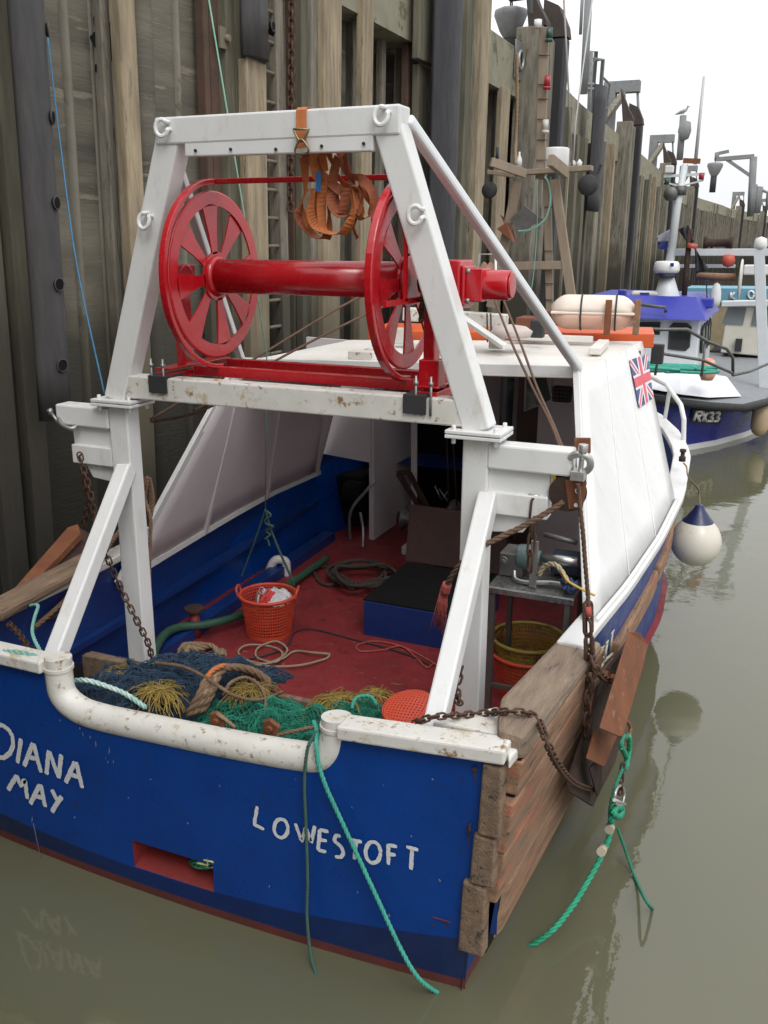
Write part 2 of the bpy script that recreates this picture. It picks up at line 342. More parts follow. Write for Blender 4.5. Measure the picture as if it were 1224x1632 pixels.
def rubber(x0,x1,z0,z1,depth=.35,ref=300,holes=(),hx=.5,round_=True,mat=None):
    a=wallpt(x0,ref,depth); b=wallpt(x1,ref,depth); r=abs(b.y-a.y)/2; c=(a+b)/2
    w=MB(); n=max(6,int((z1-z0)/.4)); seg=14
    rows=[]
    for i in range(n+1):
        z=z0+(z1-z0)*i/n; row=[]
        for k in range(seg+1):
            an=math.pi*k/seg; row.append(w.bm.verts.new((c.x-.05+math.sin(an)*min(r,.22)*(1 if round_ else .6),c.y-math.cos(an)*r,z)))
        rows.append(row)
    for P,Q in zip(rows,rows[1:]):
        for k in range(seg): f=w.bm.faces.new((P[k],P[k+1],Q[k+1],Q[k])); f.smooth=True
        w.bm.faces.new((P[-1],P[0],Q[0],Q[-1]))
    w.bm.faces.new(rows[0]); w.bm.faces.new(rows[-1])
    o=w.build('rubber_fender',mat or rubf,quay)
    if holes:
        for (hy,hxx) in holes:
            p=wallpt(hxx,hy,depth+.0); h=MB()
            dy=p.y-c.y; q=max(-.95,min(.95,dy/r)); nx=math.sqrt(1-q*q)
            P0=V((c.x-.05+nx*min(r,.22),p.y,p.z)); nrm=V((nx,q,0)).normalized()
            h.cyl(P0-nrm*.02,P0+nrm*.016,.043,16); h.mi=1; h.tube([P0+nrm*.014+((nrm.orthogonal().normalized()*math.cos(t)+nrm.cross(nrm.orthogonal().normalized())*math.sin(t))*.047) for t in [k*math.pi/10 for k in range(20)]],.006,5,closed=True)
            h.build('bolt_hole',[dark,rubf],o)
    return o
sheetl=M('pale sheet rib',(.21,.195,.155),(.15,.14,.11),.8,sc1=2.5,stretch=(1,1,.6),bump=.7,bscale=14,world=True,spots=(.10,.085,.06),spot_lo=.58,spot_sc=3,tide=[((.075,.068,.045),3.3,.4),((.035,.03,.022),2.2,.6)])
def rib(x0,x1,mat=None):
    a=wallpt(x0,300,-.17); b=wallpt(x1,300,-.17); c=(a+b)/2; r=abs(b.y-a.y)/2; w=MB(); seg=10; rows=[[w.bm.verts.new((c.x+math.sin(math.pi*k/seg)*.07,c.y-math.cos(math.pi*k/seg)*r,z)) for k in range(seg+1)] for z in (-1,7.0)]
    for k in range(seg): w.bm.faces.new((rows[0][k],rows[0][k+1],rows[1][k+1],rows[1][k])).smooth=True
    w.build('sheet_rib',mat or sheetl,quay)
# near wall, left to right; columns measured at the height of pixel row 300
timber(-40,-4,timC,.15); timber(0,10,timC,.0)
timber(13,44,timC,.10); rubber(42,88,2.35,9,.35,holes=[(47,58),(188,65),(324,73),(453,80),(580,89)])
rib(96+12,120); timber(177,190,timB,.0,z1=8); rib(152,190); timber(204,229,timA,.15,z1=9)
rib(224,250,sheet); rib(281,288)
timber(332,340,wall_t,.0); timber(341,364,wall_t,-.05); timber(366,388,timC,.05,z1=8.6); timber(388,397,timC,.12)
timber(396,427,timA,.2,z1=5.5,ref=300); rubber(394,430,5.52,9,.22,round_=False,holes=[(42,406),(48,420)])
timber(468,482,wall_t,-.05); timber(482,496,timC,.06,z1=9); timber(497,515,timB,.12,z1=9); timber(516,543,timA,.2,z1=9)
timber(560,568,timB,-.25); timber(576,592,timA,.08)
timber(606,612,timB,-.3); timber(636,640,timB,-.3)
timber(645,662,wall_t,-.05); timber(662,690,timC,.12,z1=6.25); timber(661,695,timC,.2,z0=6.28,z1=8.4)
rubber(686,722,1.3,9,.38,mat=rubd)
timber(724,735,wall_t,-.05); timber(735,747,timC,.14,z1=8.8); timber(748,757,timB,.2,z1=9); timber(757,771,timA,.3,z1=9.2)
timber(780,792,timB,-.2); timber(793,806,timA,.06,z1=6.6); timber(836,843,timB,-.2)
timber(843,856,timB,.1,z0=-.6,z1=6.2)
for q in [(352,60),(486,32),(486,118),(657,195-0),(716,152)]: bolt_plate(q[0],q[1],.02)
rubber(945,956,4.6,7.9,.45,ref=230,mat=rubd)
# repeating fender groups along the wall: (strip pixel x, row, strip width px)
GR=[(893,200,34,0),(1017,280,22,1),(1072,320,13,2),(1110,330,9,3),(1183,362,8,5),(1207,372,5,6)]
def group_at(p,scale=1.0):
    # a fender group at wall position p (a point on the wall): timbers, rubber, rust caps
    y0=p.y; k=1.0*scale
    def post(dy,w_,mat,dep,z0,z1,name='timber_post'):
        w=MB(); yy=y0+dy*k; x=WX(yy)+dep; w.span(x-(.55 if z1>ZC else .32),x,yy-w_*k/2,yy+w_*k/2,z0,z1); w.build(name,mat,quay,bevel=.02)
    post(-1.15,.34,timB,.42,-.5,ZC+.40); post(-.70,.36,timC,.30,-.5,ZC-1.3); post(-.72,.30,timC,.34,ZC-1.27,ZC+.2)
    post(-.32,.36,timB,.40,-.5,ZC+.3)
    post(.62,.34,timA,.35,-.5,ZC-.8)
    w=MB(); yy=y0+.08*k; x=WX(yy)+.62
    w.prism([(x,yy-.2*k,1.0),(x,yy+.2*k,1.0),(x-.5,yy+.2*k,1.0),(x-.5,yy-.2*k,1.0)],(0,0,ZC-.6)); 
    o=w.build('rubber_fender',rubd,quay,bevel=.06)
    c=MB(); c.prism([(x-.52,yy-.22*k,ZC+.4),(x+.02,yy-.22*k,ZC+.4),(x-.02,yy-.22*k,ZC+.62),(x-.2,yy-.22*k,ZC+1.0),(x-.52,yy-.22*k,ZC+1.15)],(0,.44*k,0)); c.build('steel_cap',rust_cap,quay)
    c=MB(); c.prism([(WX(yy)+.1,yy-1.35*k,ZC+.41),(WX(yy)+.46,yy-1.35*k,ZC+.41),(WX(yy)+.46,yy-1.35*k,ZC+.5),(WX(yy)+.25,yy-1.35*k,ZC+.85),(WX(yy)-.05,yy-1.35*k,ZC+1.5)],(0,.4*k,0)); c.build('steel_cap',rust_cap,quay)
rust_cap=M('rusted steel cap',(.055,.038,.030),(.035,.028,.024),.8,sc1=4,bump=.5,world=True)
def frame_at(p,label,dy=.6,dh=0):
    # grey steel portal standing behind the fender group with an arm over it
    y=p.y+dy; x=WX(y); t=thing('mooring_gallows',(x-.9,y,ZC),label,'steel frame','grey steel frames on the quay above the fender piles')
    w=MB(); w.span(x-.95,x-.50,y-.22,y+.22,ZC-.1,ZC+2.0+dh); w.build('upright',concl,t,bevel=.01)
    w=MB(); w.span(x-.50,x+.35,y-.22,y+.22,ZC+1.6+dh,ZC+2.0+dh); w.build('arm',concl,t,bevel=.01)
    w=MB(); w.beam((x-.75,y-2.0,ZC+.1),(x-.2,y-.3,ZC+1.5),.22,.22); w.build('brace',timB,t,bevel=.01)
    w=MB(); w.cyl((x+.28,y,ZC+1.6+dh),(x+.42,y,ZC+.4),.05,8); w.build('hanger',concl,t)
    return t
names=['nearest','second nearest','third','fourth','fifth','farthest']
gp=[]
for i,(px,py,wd,k) in enumerate(GR):
    p=wallpt(px,py,.6) if px<1200 else V((WX(136)+.6,136,6)); gp.append(p); group_at(p,1.0)
# frames (arm over fender) at the measured groups
frame_lab=['grey steel frame with rusty casing behind the top of the wooden mast','tall grey steel frame with arm, first one wholly against the sky',
 'grey steel frame with arm left of the perched gull','grey steel frame with arm directly behind the white mast top','small grey steel frame right of the hanging davit winch','tiniest grey steel frame at the right edge of the wall']
for i,(p,l) in enumerate(zip(gp,frame_lab)): frame_at(p,l,*((-2.2,1.6) if i==0 else (.6,0)))
# posts between the groups
def fill_posts():
    rnd=random.Random(3); cnt=0
    ys=sorted([q.y for q in gp]); y=19.4
    while y<62 and cnt<34:
        if all(abs(y-g)>1.5*1.15 for g in ys):
            w_=rnd.uniform(.18,.36); d=rnd.choice([.0,.1,.2,.3]); mt=rnd.choice([timA,timB,timB,timC]); x=WX(y)+d
            z1=ZC-.97 if d<.02 else rnd.choice([ZC-.97,ZC-.6,ZC-1.0])
            w=MB(); w.span(x-.3,x,y-w_/2,y+w_/2,-.5,z1); w.build('timber_post',mt,quay,bevel=.015); cnt+=1
        y+=rnd.uniform(.55,1.0)*(1 if y<35 else 1.7)
fill_posts()
def far_posts():
    w=MB(); rnd=random.Random(5); y=62
    while y<150:
        if all(abs(y-g.y)>1.8 for g in gp):
            x=WX(y)+rnd.uniform(0,.3); w.span(x-.3,x,y-.17,y+.17,-.5,ZC-rnd.choice([.95,.9,.1]))
        y+=rnd.uniform(1.2,2.6)
    o=w.build('distant_timber',timB,quay); o['kind']='stuff'
far_posts()
#@@BOAT
XC=-2.75
boat=thing('fishing_boat',(XC,3.7,0),'blue and white stern trawler in the foreground with red net drum on a white gantry','fishing boat')
ST=[(3.65,1.79,1.44,1.63),(5.0,1.88,1.40,1.74),(6.0,1.98,1.40,1.81),(7.0,2.06,1.45,1.82),(8.0,2.11,1.57,1.80),(9.0,2.05,1.72,1.72),(9.6,1.88,1.80,1.5),(10.2,1.6,1.88,1.15),(10.8,1.15,1.94,.7),(11.3,.6,1.98,.3),(11.55,.06,2.0,.03)]
def HULL(y):
    for a,b in zip(ST,ST[1:]):
        if y<=b[0]:
            f=max(0,(y-a[0])/(b[0]-a[0])); return [a[k]+(b[k]-a[k])*f for k in (1,2,3)]
    return ST[-1][1:]
def heel(x,z): return z+(x-XC)*.028 
def hp(side,y,t):     # point on the hull side: t=0 gunwale ... 1 waterline, >1 below
    g,z,w=HULL(y); 
    kn=.42  # chine height share
    x=XC+side*(g+(w-g)*t); zz=z*(1-t); 
    return V((x,y,heel(x,zz) if t<1.05 else zz))
YS=[3.60]+[3.65+i*.25 for i in range(int((11.55-3.65)/.25)+1)]+[11.55]
def hull():
    w=MB(); T=[0,.15,.35,.6,.8,.972,.9721,1.0,1.12]
    for s_ in (-1,1):
        rows=[[w.bm.verts.new(hp(s_,y,t)+V((0,0 if y>3.61 or t<.8 else .07*(t-.8)/.2,0))) for t in T] for y in YS]
        for A,B in zip(rows,rows[1:]):
            for k in range(len(T)-1):
                f=w.bm.faces.new((A[k],A[k+1],B[k+1],B[k])); f.material_index=1 if k>=6 else 0
                f.smooth=k<5
    # transom: full width to the chine, then tucked under
    ol=[(-4.54,1.40),(-3.60,1.40),(-3.585,1.22),(-3.50,1.10),(-3.3,1.06),(-2.73,1.10),(-2.2,1.14),(-2.0,1.15),(-1.88,1.22),(-1.83,1.42),(-.955,1.48)]
    def low(x): 
        u=(x+2.75)/1.7; return .16+.15*u*u+.05*u
    yb=3.60
    hx0,hx1,hz0,hz1=-3.17,-2.57,.165,.345
    xs=sorted(set([p[0] for p in ol]+[-4.3,-4.0,hx0,-2.9,hx1,-1.6,-1.3,-1.18,-1.08]))
    def top(x):
        for a,b in zip(ol,ol[1:]):
            if x<=b[0]: return a[1]+(b[1]-a[1])*(x-a[0])/(b[0]-a[0])
        return ol[-1][1]
    def taper(x,z):   # transom side edges follow the hull flare
        u=(x-XC)/1.79; 
        return XC+(1.79-.16*(1-max(0,min(1,z/1.45))))*u
    for a,b in zip(xs,xs[1:]):
        def q(z0a,z0b,z1a,z1b,mi=0,y0=yb,y1=yb):
            w.mi=mi; w.face([(taper(a,z0a),y0,z0a),(taper(b,z0b),y0,z0b),(taper(b,z1b),y1,z1b),(taper(a,z1a),y1,z1a)])
        if a>=hx0-1e-6 and b<=hx1+1e-6:
            q(hz1,hz1,top(a),top(b)); q(low(a),low(b),hz0,hz0)
        else: q(low(a),low(b),top(a),top(b))
        # tucked lower band and red boot
        w.mi=0; 
        def P(x,z,y): return (taper(x,max(z,.0)),y+.07*abs((x-XC)/1.79)**2-.07*(1 if z<.1 else 0)*.5,z)
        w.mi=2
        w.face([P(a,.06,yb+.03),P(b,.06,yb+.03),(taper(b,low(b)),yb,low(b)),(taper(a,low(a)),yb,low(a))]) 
        w.mi=1; w.face([P(a,-.12,yb+.05),P(b,-.12,yb+.05),P(b,.06,yb+.03),P(a,.06,yb+.03)])
    w.mi=0
    # close the short step between transom and side plating
    for s_ in (-1,1):
        pts=[hp(s_,3.65,t) for t in (0,.6,.9)]
        x=taper(XC+s_*1.79,1.4)
    h=w.build('hull',[blue,redhull,M('dark blue band',(.002,.020,.105),(.002,.014,.08),.4,sc1=3,bump=.25,bscale=16,spots=(.02,.03,.05),spot_lo=.66,spot_sc=9)],boat,origin=(XC,3.7,0))  # lower transom band in a darker blue than the hull
    # freeing port recess
    p=MB(); 
    x0,x1=taper(hx0,.25),taper(hx1,.25)
    y2=yb+.34
    p.face([(x0,yb,hz0),(x1,yb,hz0),(x1,y2,hz0+.10),(x0,y2,hz0+.10)]); p.face([(x0,yb,hz1),(x1,yb,hz1),(x1,y2,hz1+.02),(x0,y2,hz1+.02)])
    p.face([(x0,y2,hz0+.10),(x1,y2,hz0+.10),(x1,y2,hz1+.02),(x0,y2,hz1+.02)]); p.face([(x0,yb,hz0),(x0,y2,hz0+.1),(x0,y2,hz1+.02),(x0,yb,hz1)]); p.face([(x1,yb,hz0),(x1,y2,hz0+.1),(x1,y2,hz1+.02),(x1,yb,hz1)])
    p.build('freeing_port',M('freeing port red',(.20,.02,.018),(.15,.02,.018),.55,bump=.3),boat)
    p=MB(); a=at(690,1462,Y=3.592); b=at(718,1471,Y=3.592); p.span(a.x,b.x,3.59,3.62,b.z,a.z); p.build('drain_slot',redhull,boat,bevel=.006)
    # gunwale caps
    for s_ in (-1,1):
        c=MB(); rows=[]
        for y in YS:
            if s_>0 and y<4.9: continue
            g,z,_=HULL(y); x=XC+s_*g; xi=XC+s_*max(0,g-.13); zz=heel(x,z)
            rows.append([c.bm.verts.new(p) for p in ((x+s_*.03,y,zz-.045),(x+s_*.03,y,zz+.012),(xi,y,zz+.012),(xi,y,zz-.045))])
        for A,B in zip(rows,rows[1:]):
            for k in range(4): c.bm.faces.new((A[k],A[(k+1)%4],B[(k+1)%4],B[k]))
        c.bm.faces.new(rows[0]); c.bm.faces.new(rows[-1])
        c.build('gunwale_cap',white if s_>0 else whitew,boat,bevel=.01)
    # inner bulwark lining
    c=MB()
    for s_ in (-1,1):
        rows=[]
        for y in YS:
            g,z,ww=HULL(y); x=XC+s_*(g-.07); zz=heel(x,z)-.04; rows.append([c.bm.verts.new(p) for p in ((x,y,zz),(XC+s_*max(0,g-.12),y,.4))])
        for A,B in zip(rows,rows[1:]): c.bm.faces.new((A[0],A[1],B[1],B[0]))
    for a,b in zip(xs,xs[1:]):
        if a<-4.4 : pass
        c.face([(a,yb+.06,.4),(b,yb+.06,.4),(b,yb+.06,top(b)-.03),(a,yb+.06,top(a)-.03)])
    c.build('inner_bulwark',bluein,boat)
    c=MB(); pr=[(XC-HULL(y)[0]+.08,y,.45) for y in YS]; 
    c.face([(XC-HULL(y)[0]+.06,y,.45) for y in YS if y<11.4]+[(XC+HULL(y)[0]-.06,y,.45) for y in reversed(YS) if y<11.4])
    c.build('deck',deckred,boat)
    # foredeck closes the bow
    c=MB(); c.face([(XC-HULL(y)[0]+.06,y,1.2) for y in YS if y>9.4]+[(XC+HULL(y)[0]-.06,y,1.2) for y in reversed(YS) if y>9.4]); c.build('foredeck',bluein,boat)
    # port stringer shelf on the inner bulwark
    c=MB(); c.beam((XC-1.70,3.7,.86),(XC-1.86,6.2,.80),.10,.05); c.beam((XC-1.86,6.2,.80),(XC-1.95,9,.85),.10,.05); c.build('stringer',bluein,boat)
    # stern cap pieces and pipe fairlead
    c=MB(); A=at(0,1010,Y=3.66); 
    def cap(xa,xb,za,zb,yw=.145,sk=0): 
        c.hexa([(xa,yb-.05,za-.075),(xb,yb-.05,zb-.075),(xb,yb-.05+yw,zb-.075),(xa,yb-.05+yw,za-.075)],[(xa,yb-.05,za),(xb,yb-.05,zb),(xb,yb-.05+yw,zb),(xa,yb-.05+yw,za)])
    cap(-4.58,-3.66,1.40,1.40); c.build('stern_cap',whitew,boat,bevel=.012)
    c=MB(); cap(-1.78,-.93,1.43,1.50); c.prism([(-1.0,yb+.15,1.40),(-.91,yb-.04,1.40),(-.89,yb+.12,1.40),(-1.10,yb+.42,1.40),(-1.35,yb+.15,1.40)],(0,0,.06)); c.build('stern_cap',whitew,boat,bevel=.012)
    c=MB(); P=smooth([(-3.62,3.66,1.40),(-3.62,3.655,1.28),(-3.60,3.65,1.17),(-3.50,3.65,1.10),(-3.32,3.65,1.08),(-2.9,3.65,1.095),(-2.4,3.65,1.12),(-2.08,3.65,1.145),(-1.93,3.65,1.17),(-1.86,3.65,1.24),(-1.83,3.655,1.33),(-1.83,3.66,1.42)],6)
    c.tube(P,.078,20); 
    c.tube([P[3],P[3]+V((0,0,-.02))],.086,20); c.tube([P[-4],P[-4]+V((0,0,-.02))],.086,20)
    c.build('pipe_fairlead',whitew,boat,smooth=True)
    # bolts and staples in the transom
    c=MB()
    for px,py in ((757,1225),(748,1320),(740,1425)): 
        p=at(px,py,Y=yb-.003); c.cyl(p,p-V((0,.012,0)),.012,8); 
    for px,py in ((750,1320),(741,1430)): p=at(px,py,Y=yb-.01); c.tube([p+V((0,.01,.03)),p+V((0,-.02,.025)),p+V((0,-.02,-.03)),p+V((0,.01,-.035))],.004,6)
    c.build('bolt',rustd,boat)
    return h
hullob=hull()
# hand painted lettering on the transom
def strokes(name,lines,wpx,mat,parent,Y=3.594,seed=1,groups=()):
    lines2=[]; k=0
    for g in groups: lines2.append(lines[k:k+g]); k+=g
    rnd=random.Random(seed); root=thing(name,at(*lines[0][0],Y=Y),None,None) ; root.parent=parent; root.location=WO[root.name]-wo_of(parent)
    for gi,ln in ((gi,ln) for gi,grp in enumerate(lines2) for ln in ([None]+grp+[0])):
        if ln is None: w=MB(); continue
        if ln==0: w.build('painted_letter',mat,root); continue
        Q=[at(x,y,Y=Y) for x,y in ln]; Q=resample(Q,.012) if len(Q)>1 else Q
        n=len(Q); L,Rr=[],[]
        for i,p in enumerate(Q):
            t=(Q[min(n-1,i+1)]-Q[max(0,i-1)]).normalized(); nn=V((-t.z,0,t.x)); hw=wpx/2/1450*5.8
            e=1 if 0<i<n-1 else .72
            L.append(p+nn*hw*e*(1+rnd.uniform(-.13,.13))); Rr.append(p-nn*hw*e*(1+rnd.uniform(-.13,.13)))
        dz=V((0,-.0008*(lines.index(ln)%5),0))
        for i in range(n-1): w.face([L[i]+dz,L[i+1]+dz,Rr[i+1]+dz,Rr[i]+dz])
scr=M('paint scrape',(.16,.20,.27),(.10,.14,.24),.7,bump=.1)
def scrapes():
    rnd=random.Random(17); w=MB()
    L=[(127,1158,5),(131,1166,9),(152,1180,12),(168,1205,6),(175,1190,14),(180,1210,8),(172,1212,5),(143,1172,6),(96,1146,4),(52,1300,12),(470,1240,4),(655,1330,5),(560,1285,4),(620,1455,8),(350,1250,5),(300,1310,4),(240,1240,4),(690,1240,4),(700,1400,6),(430,1410,5),(120,1300,5),(205,1270,3),(570,1420,4),(610,1250,3)]
    for x,y,l in L:
        a=at(x,y,Y=3.5955); b=at(x+rnd.uniform(-2,2),y+l,Y=3.5955); d=rnd.uniform(.003,.008); m_=a.lerp(b,.5)
        w.face([a,m_+V((d,0,0)),b,m_-V((d*.8,0,0))]); w.build('paint_scrape',scr,boat); w=MB()
    w.tube([at(53,1312,Y=3.597),at(60,1345,Y=3.597),at(70,1388,Y=3.597)],.0015,4)
    w.build('paint_scrape',scr,boat)
    w=MB()
    for x,y,l in ((748,1327,26),(740,1436,22),(757,1229,22),(712,1470,10),(690,1472,7)):
        a=at(x,y,Y=3.5958); w.face([a-V((.006,0,0)),a+V((.006,0,0)),at(x-1,y+l,Y=3.5958)]); w.build('rust_run',M('rust run',(.06,.03,.03),(.03,.02,.03),.8),boat); w=MB()
scrapes()
def ell(cx,cy,rx,ry,n=18,a0=0,a1=360): return [(cx+rx*math.cos(R(a0+(a1-a0)*k/n)),cy+ry*math.sin(R(a0+(a1-a0)*k/n))) for k in range(n+1)]
letm=M('letter paint',(.62,.63,.64),(.54,.56,.58),.6,sc1=20,bump=.3,bscale=60,spots=(.15,.2,.35),spot_lo=.70,spot_sc=30)
o=strokes('ship_name',[[(-6,1154),(4,1156),(14,1163),(20,1174),(21,1188),(16,1200),(6,1208),(-6,1206)],[(-5,1154),(-9,1207)],[(34,1177),(28,1216)],[(53,1184),(39,1221)],[(54,1184),(66,1231)],[(45,1206),(60,1210)],
 [(78,1196),(74,1234)],[(79,1197),(94,1240)],[(98,1202),(94,1240)],[(120,1214),(105,1247)],[(121,1214),(131,1256)],[(112,1234),(127,1239)],
 [(27,1236),(13,1259)],[(27,1235),(33,1252),(40,1242),(44,1273)],[(64,1250),(49,1281)],[(65,1250),(72,1286)],[(55,1268),(69,1272)],[(83,1258),(91,1275)],[(99,1269),(91,1280),(83,1294)]],8,letm,boat,groups=(2,1,3,3,3,2,3,2))
o=strokes('port_name',[[(410,1285),(405,1314),(421,1322)],ell(448,1320,11,15),[(471,1312),(481,1341),(488,1318),(496,1343),(502,1316)],[(510,1322),(507,1355)],[(510,1322),(524,1325)],[(508,1338),(521,1340)],[(507,1355),(520,1357)],
 [(543,1332),(535,1331),(533,1340),(545,1350),(548,1360),(543,1366),(534,1365)],[(556,1338),(577,1341)],[(568,1339),(565,1369)],ell(594.5,1358.5,12,17),[(619,1345),(619,1378)],[(619,1346),(633,1349)],[(619,1361),(631,1362)],[(648,1349),(667,1354)],[(657,1351),(655,1386)]],5.4,letm,boat,seed=4,groups=(1,1,1,4,1,2,1,3,2))
# ---------------- rub planks on the starboard quarter and the strakes
def planks():
    w=MB(); cuts=[0,.17,.42,.68,.97]
    rnd=random.Random(2)
    for j,(t0,t1) in enumerate(zip(cuts,cuts[1:])):
        y0=3.62+rnd.uniform(-.03,.03); y1=5.05+rnd.uniform(-.04,.1)
        rows=[]
        for i in range(9):
            y=y0+(y1-y0)*i/8; a=hp(1,max(3.65,y),.055+t0*(.82-.05*i/8)+.006); b=hp(1,max(3.65,y),.055+t1*(.82-.05*i/8)-.008); a.y=b.y=y
            e=.105+rnd.uniform(-.002,.002); 
            if j==3 and i==0: e=.06
            sh=V((0,0,-.03*0))
            rows.append([w.bm.verts.new(p) for p in (a+V((.0,0,0)),a+V((e,0,0)),b+V((e,0,0)),b+V((.0,0,0)))])
        for A,B in zip(rows,rows[1:]):
            for k in range(4): w.bm.faces.new((A[k],A[(k+1)%4],B[(k+1)%4],B[k]))
        w.bm.faces.new(rows[0]); w.bm.faces.new(rows[-1])
    w.build('side_planking',plank,boat,bevel=.010)
    w=MB(); rows=[]
    for i in range(7):
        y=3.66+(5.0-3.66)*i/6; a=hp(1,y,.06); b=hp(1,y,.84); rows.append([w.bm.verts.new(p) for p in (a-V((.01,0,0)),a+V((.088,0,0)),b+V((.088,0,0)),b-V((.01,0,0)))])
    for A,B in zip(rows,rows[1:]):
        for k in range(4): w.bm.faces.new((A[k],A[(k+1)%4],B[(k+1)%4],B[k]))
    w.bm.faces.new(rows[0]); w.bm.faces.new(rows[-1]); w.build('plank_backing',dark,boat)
    w=MB(); n=8; rows=[]
    for i in range(n+1):
        y=3.66+(5.08-3.66)*i/n; g,z,_=HULL(y); x=XC+g+.10; zz=heel(x,z)
        wd=.25 if i>1 else (.14,.20)[i]; t=.035 if i<3 else .03-.008*(i-2)
        rows.append([w.bm.verts.new(p) for p in ((x,y,zz-.09),(x-.01*rnd.random(),y,zz+t-.01*rnd.random()),(x-wd,y,zz+t+.008*rnd.random()),(x-wd,y,zz-.09))])
    for A,B in zip(rows,rows[1:]):
        for k in range(4): w.bm.faces.new((A[k],A[(k+1)%4],B[(k+1)%4],B[k]))
    w.bm.faces.new(rows[0]); w.bm.faces.new(rows[-1]); w.build('rail_timber',plankt,boat,bevel=.03,label='starboard worn wooden rail')
    w=MB(); 
    for i,(z0,z1,o_) in enumerate(((1.02,1.40,.0),(.74,1.015,.012),(.33,.735,.02))):
        x=hp(1,3.65,1-z0/1.45).x; w.hexa([(x-.04,3.56,z0),(x+.075+o_,3.54,z0+.02),(x+.075+o_,3.64,z0),(x-.04,3.64,z0)],[(x-.03,3.57,z1),(x+.07+o_,3.55,z1),(x+.07+o_,3.64,z1),(x-.03,3.64,z1)])
    w.build('plank_end',plank2,boat,bevel=.012)
    # port rail timber
    w=MB(); a=at(100,985,Z=1.42); b=at(196,912,Z=1.46)
    w.beam((-4.46,3.95,1.40),(-4.50,5.0,1.44),.2,.09); w.build('rail_timber',plank2,boat,bevel=.03,label='port worn wooden rail')
    # rubbing strakes
    for (y0,y1,t,mt,hh) in ((5.9,7.35,.33,plank,.16),(7.4,8.85,.32,plank,.15),(8.9,9.9,.30,rust,.2),(4.95,5.9,.45,plank2,.3)):
        w=MB(); rows=[]
        for i in range(7):
            y=y0+(y1-y0)*i/6; p=hp(1,y,t); rows.append([w.bm.verts.new(q) for q in (p+V((-.02,0,hh/2)),p+V((.055,0,hh/2)),p+V((.055,0,-hh/2)),p+V((-.02,0,-hh/2)))])
        for A,B in zip(rows,rows[1:]):
            for k in range(4): w.bm.faces.new((A[k],A[(k+1)%4],B[(k+1)%4],B[k]))
        w.bm.faces.new(rows[0]); w.bm.faces.new(rows[-1]); w.build('rubbing_strake',mt,boat,bevel=.02)
planks()
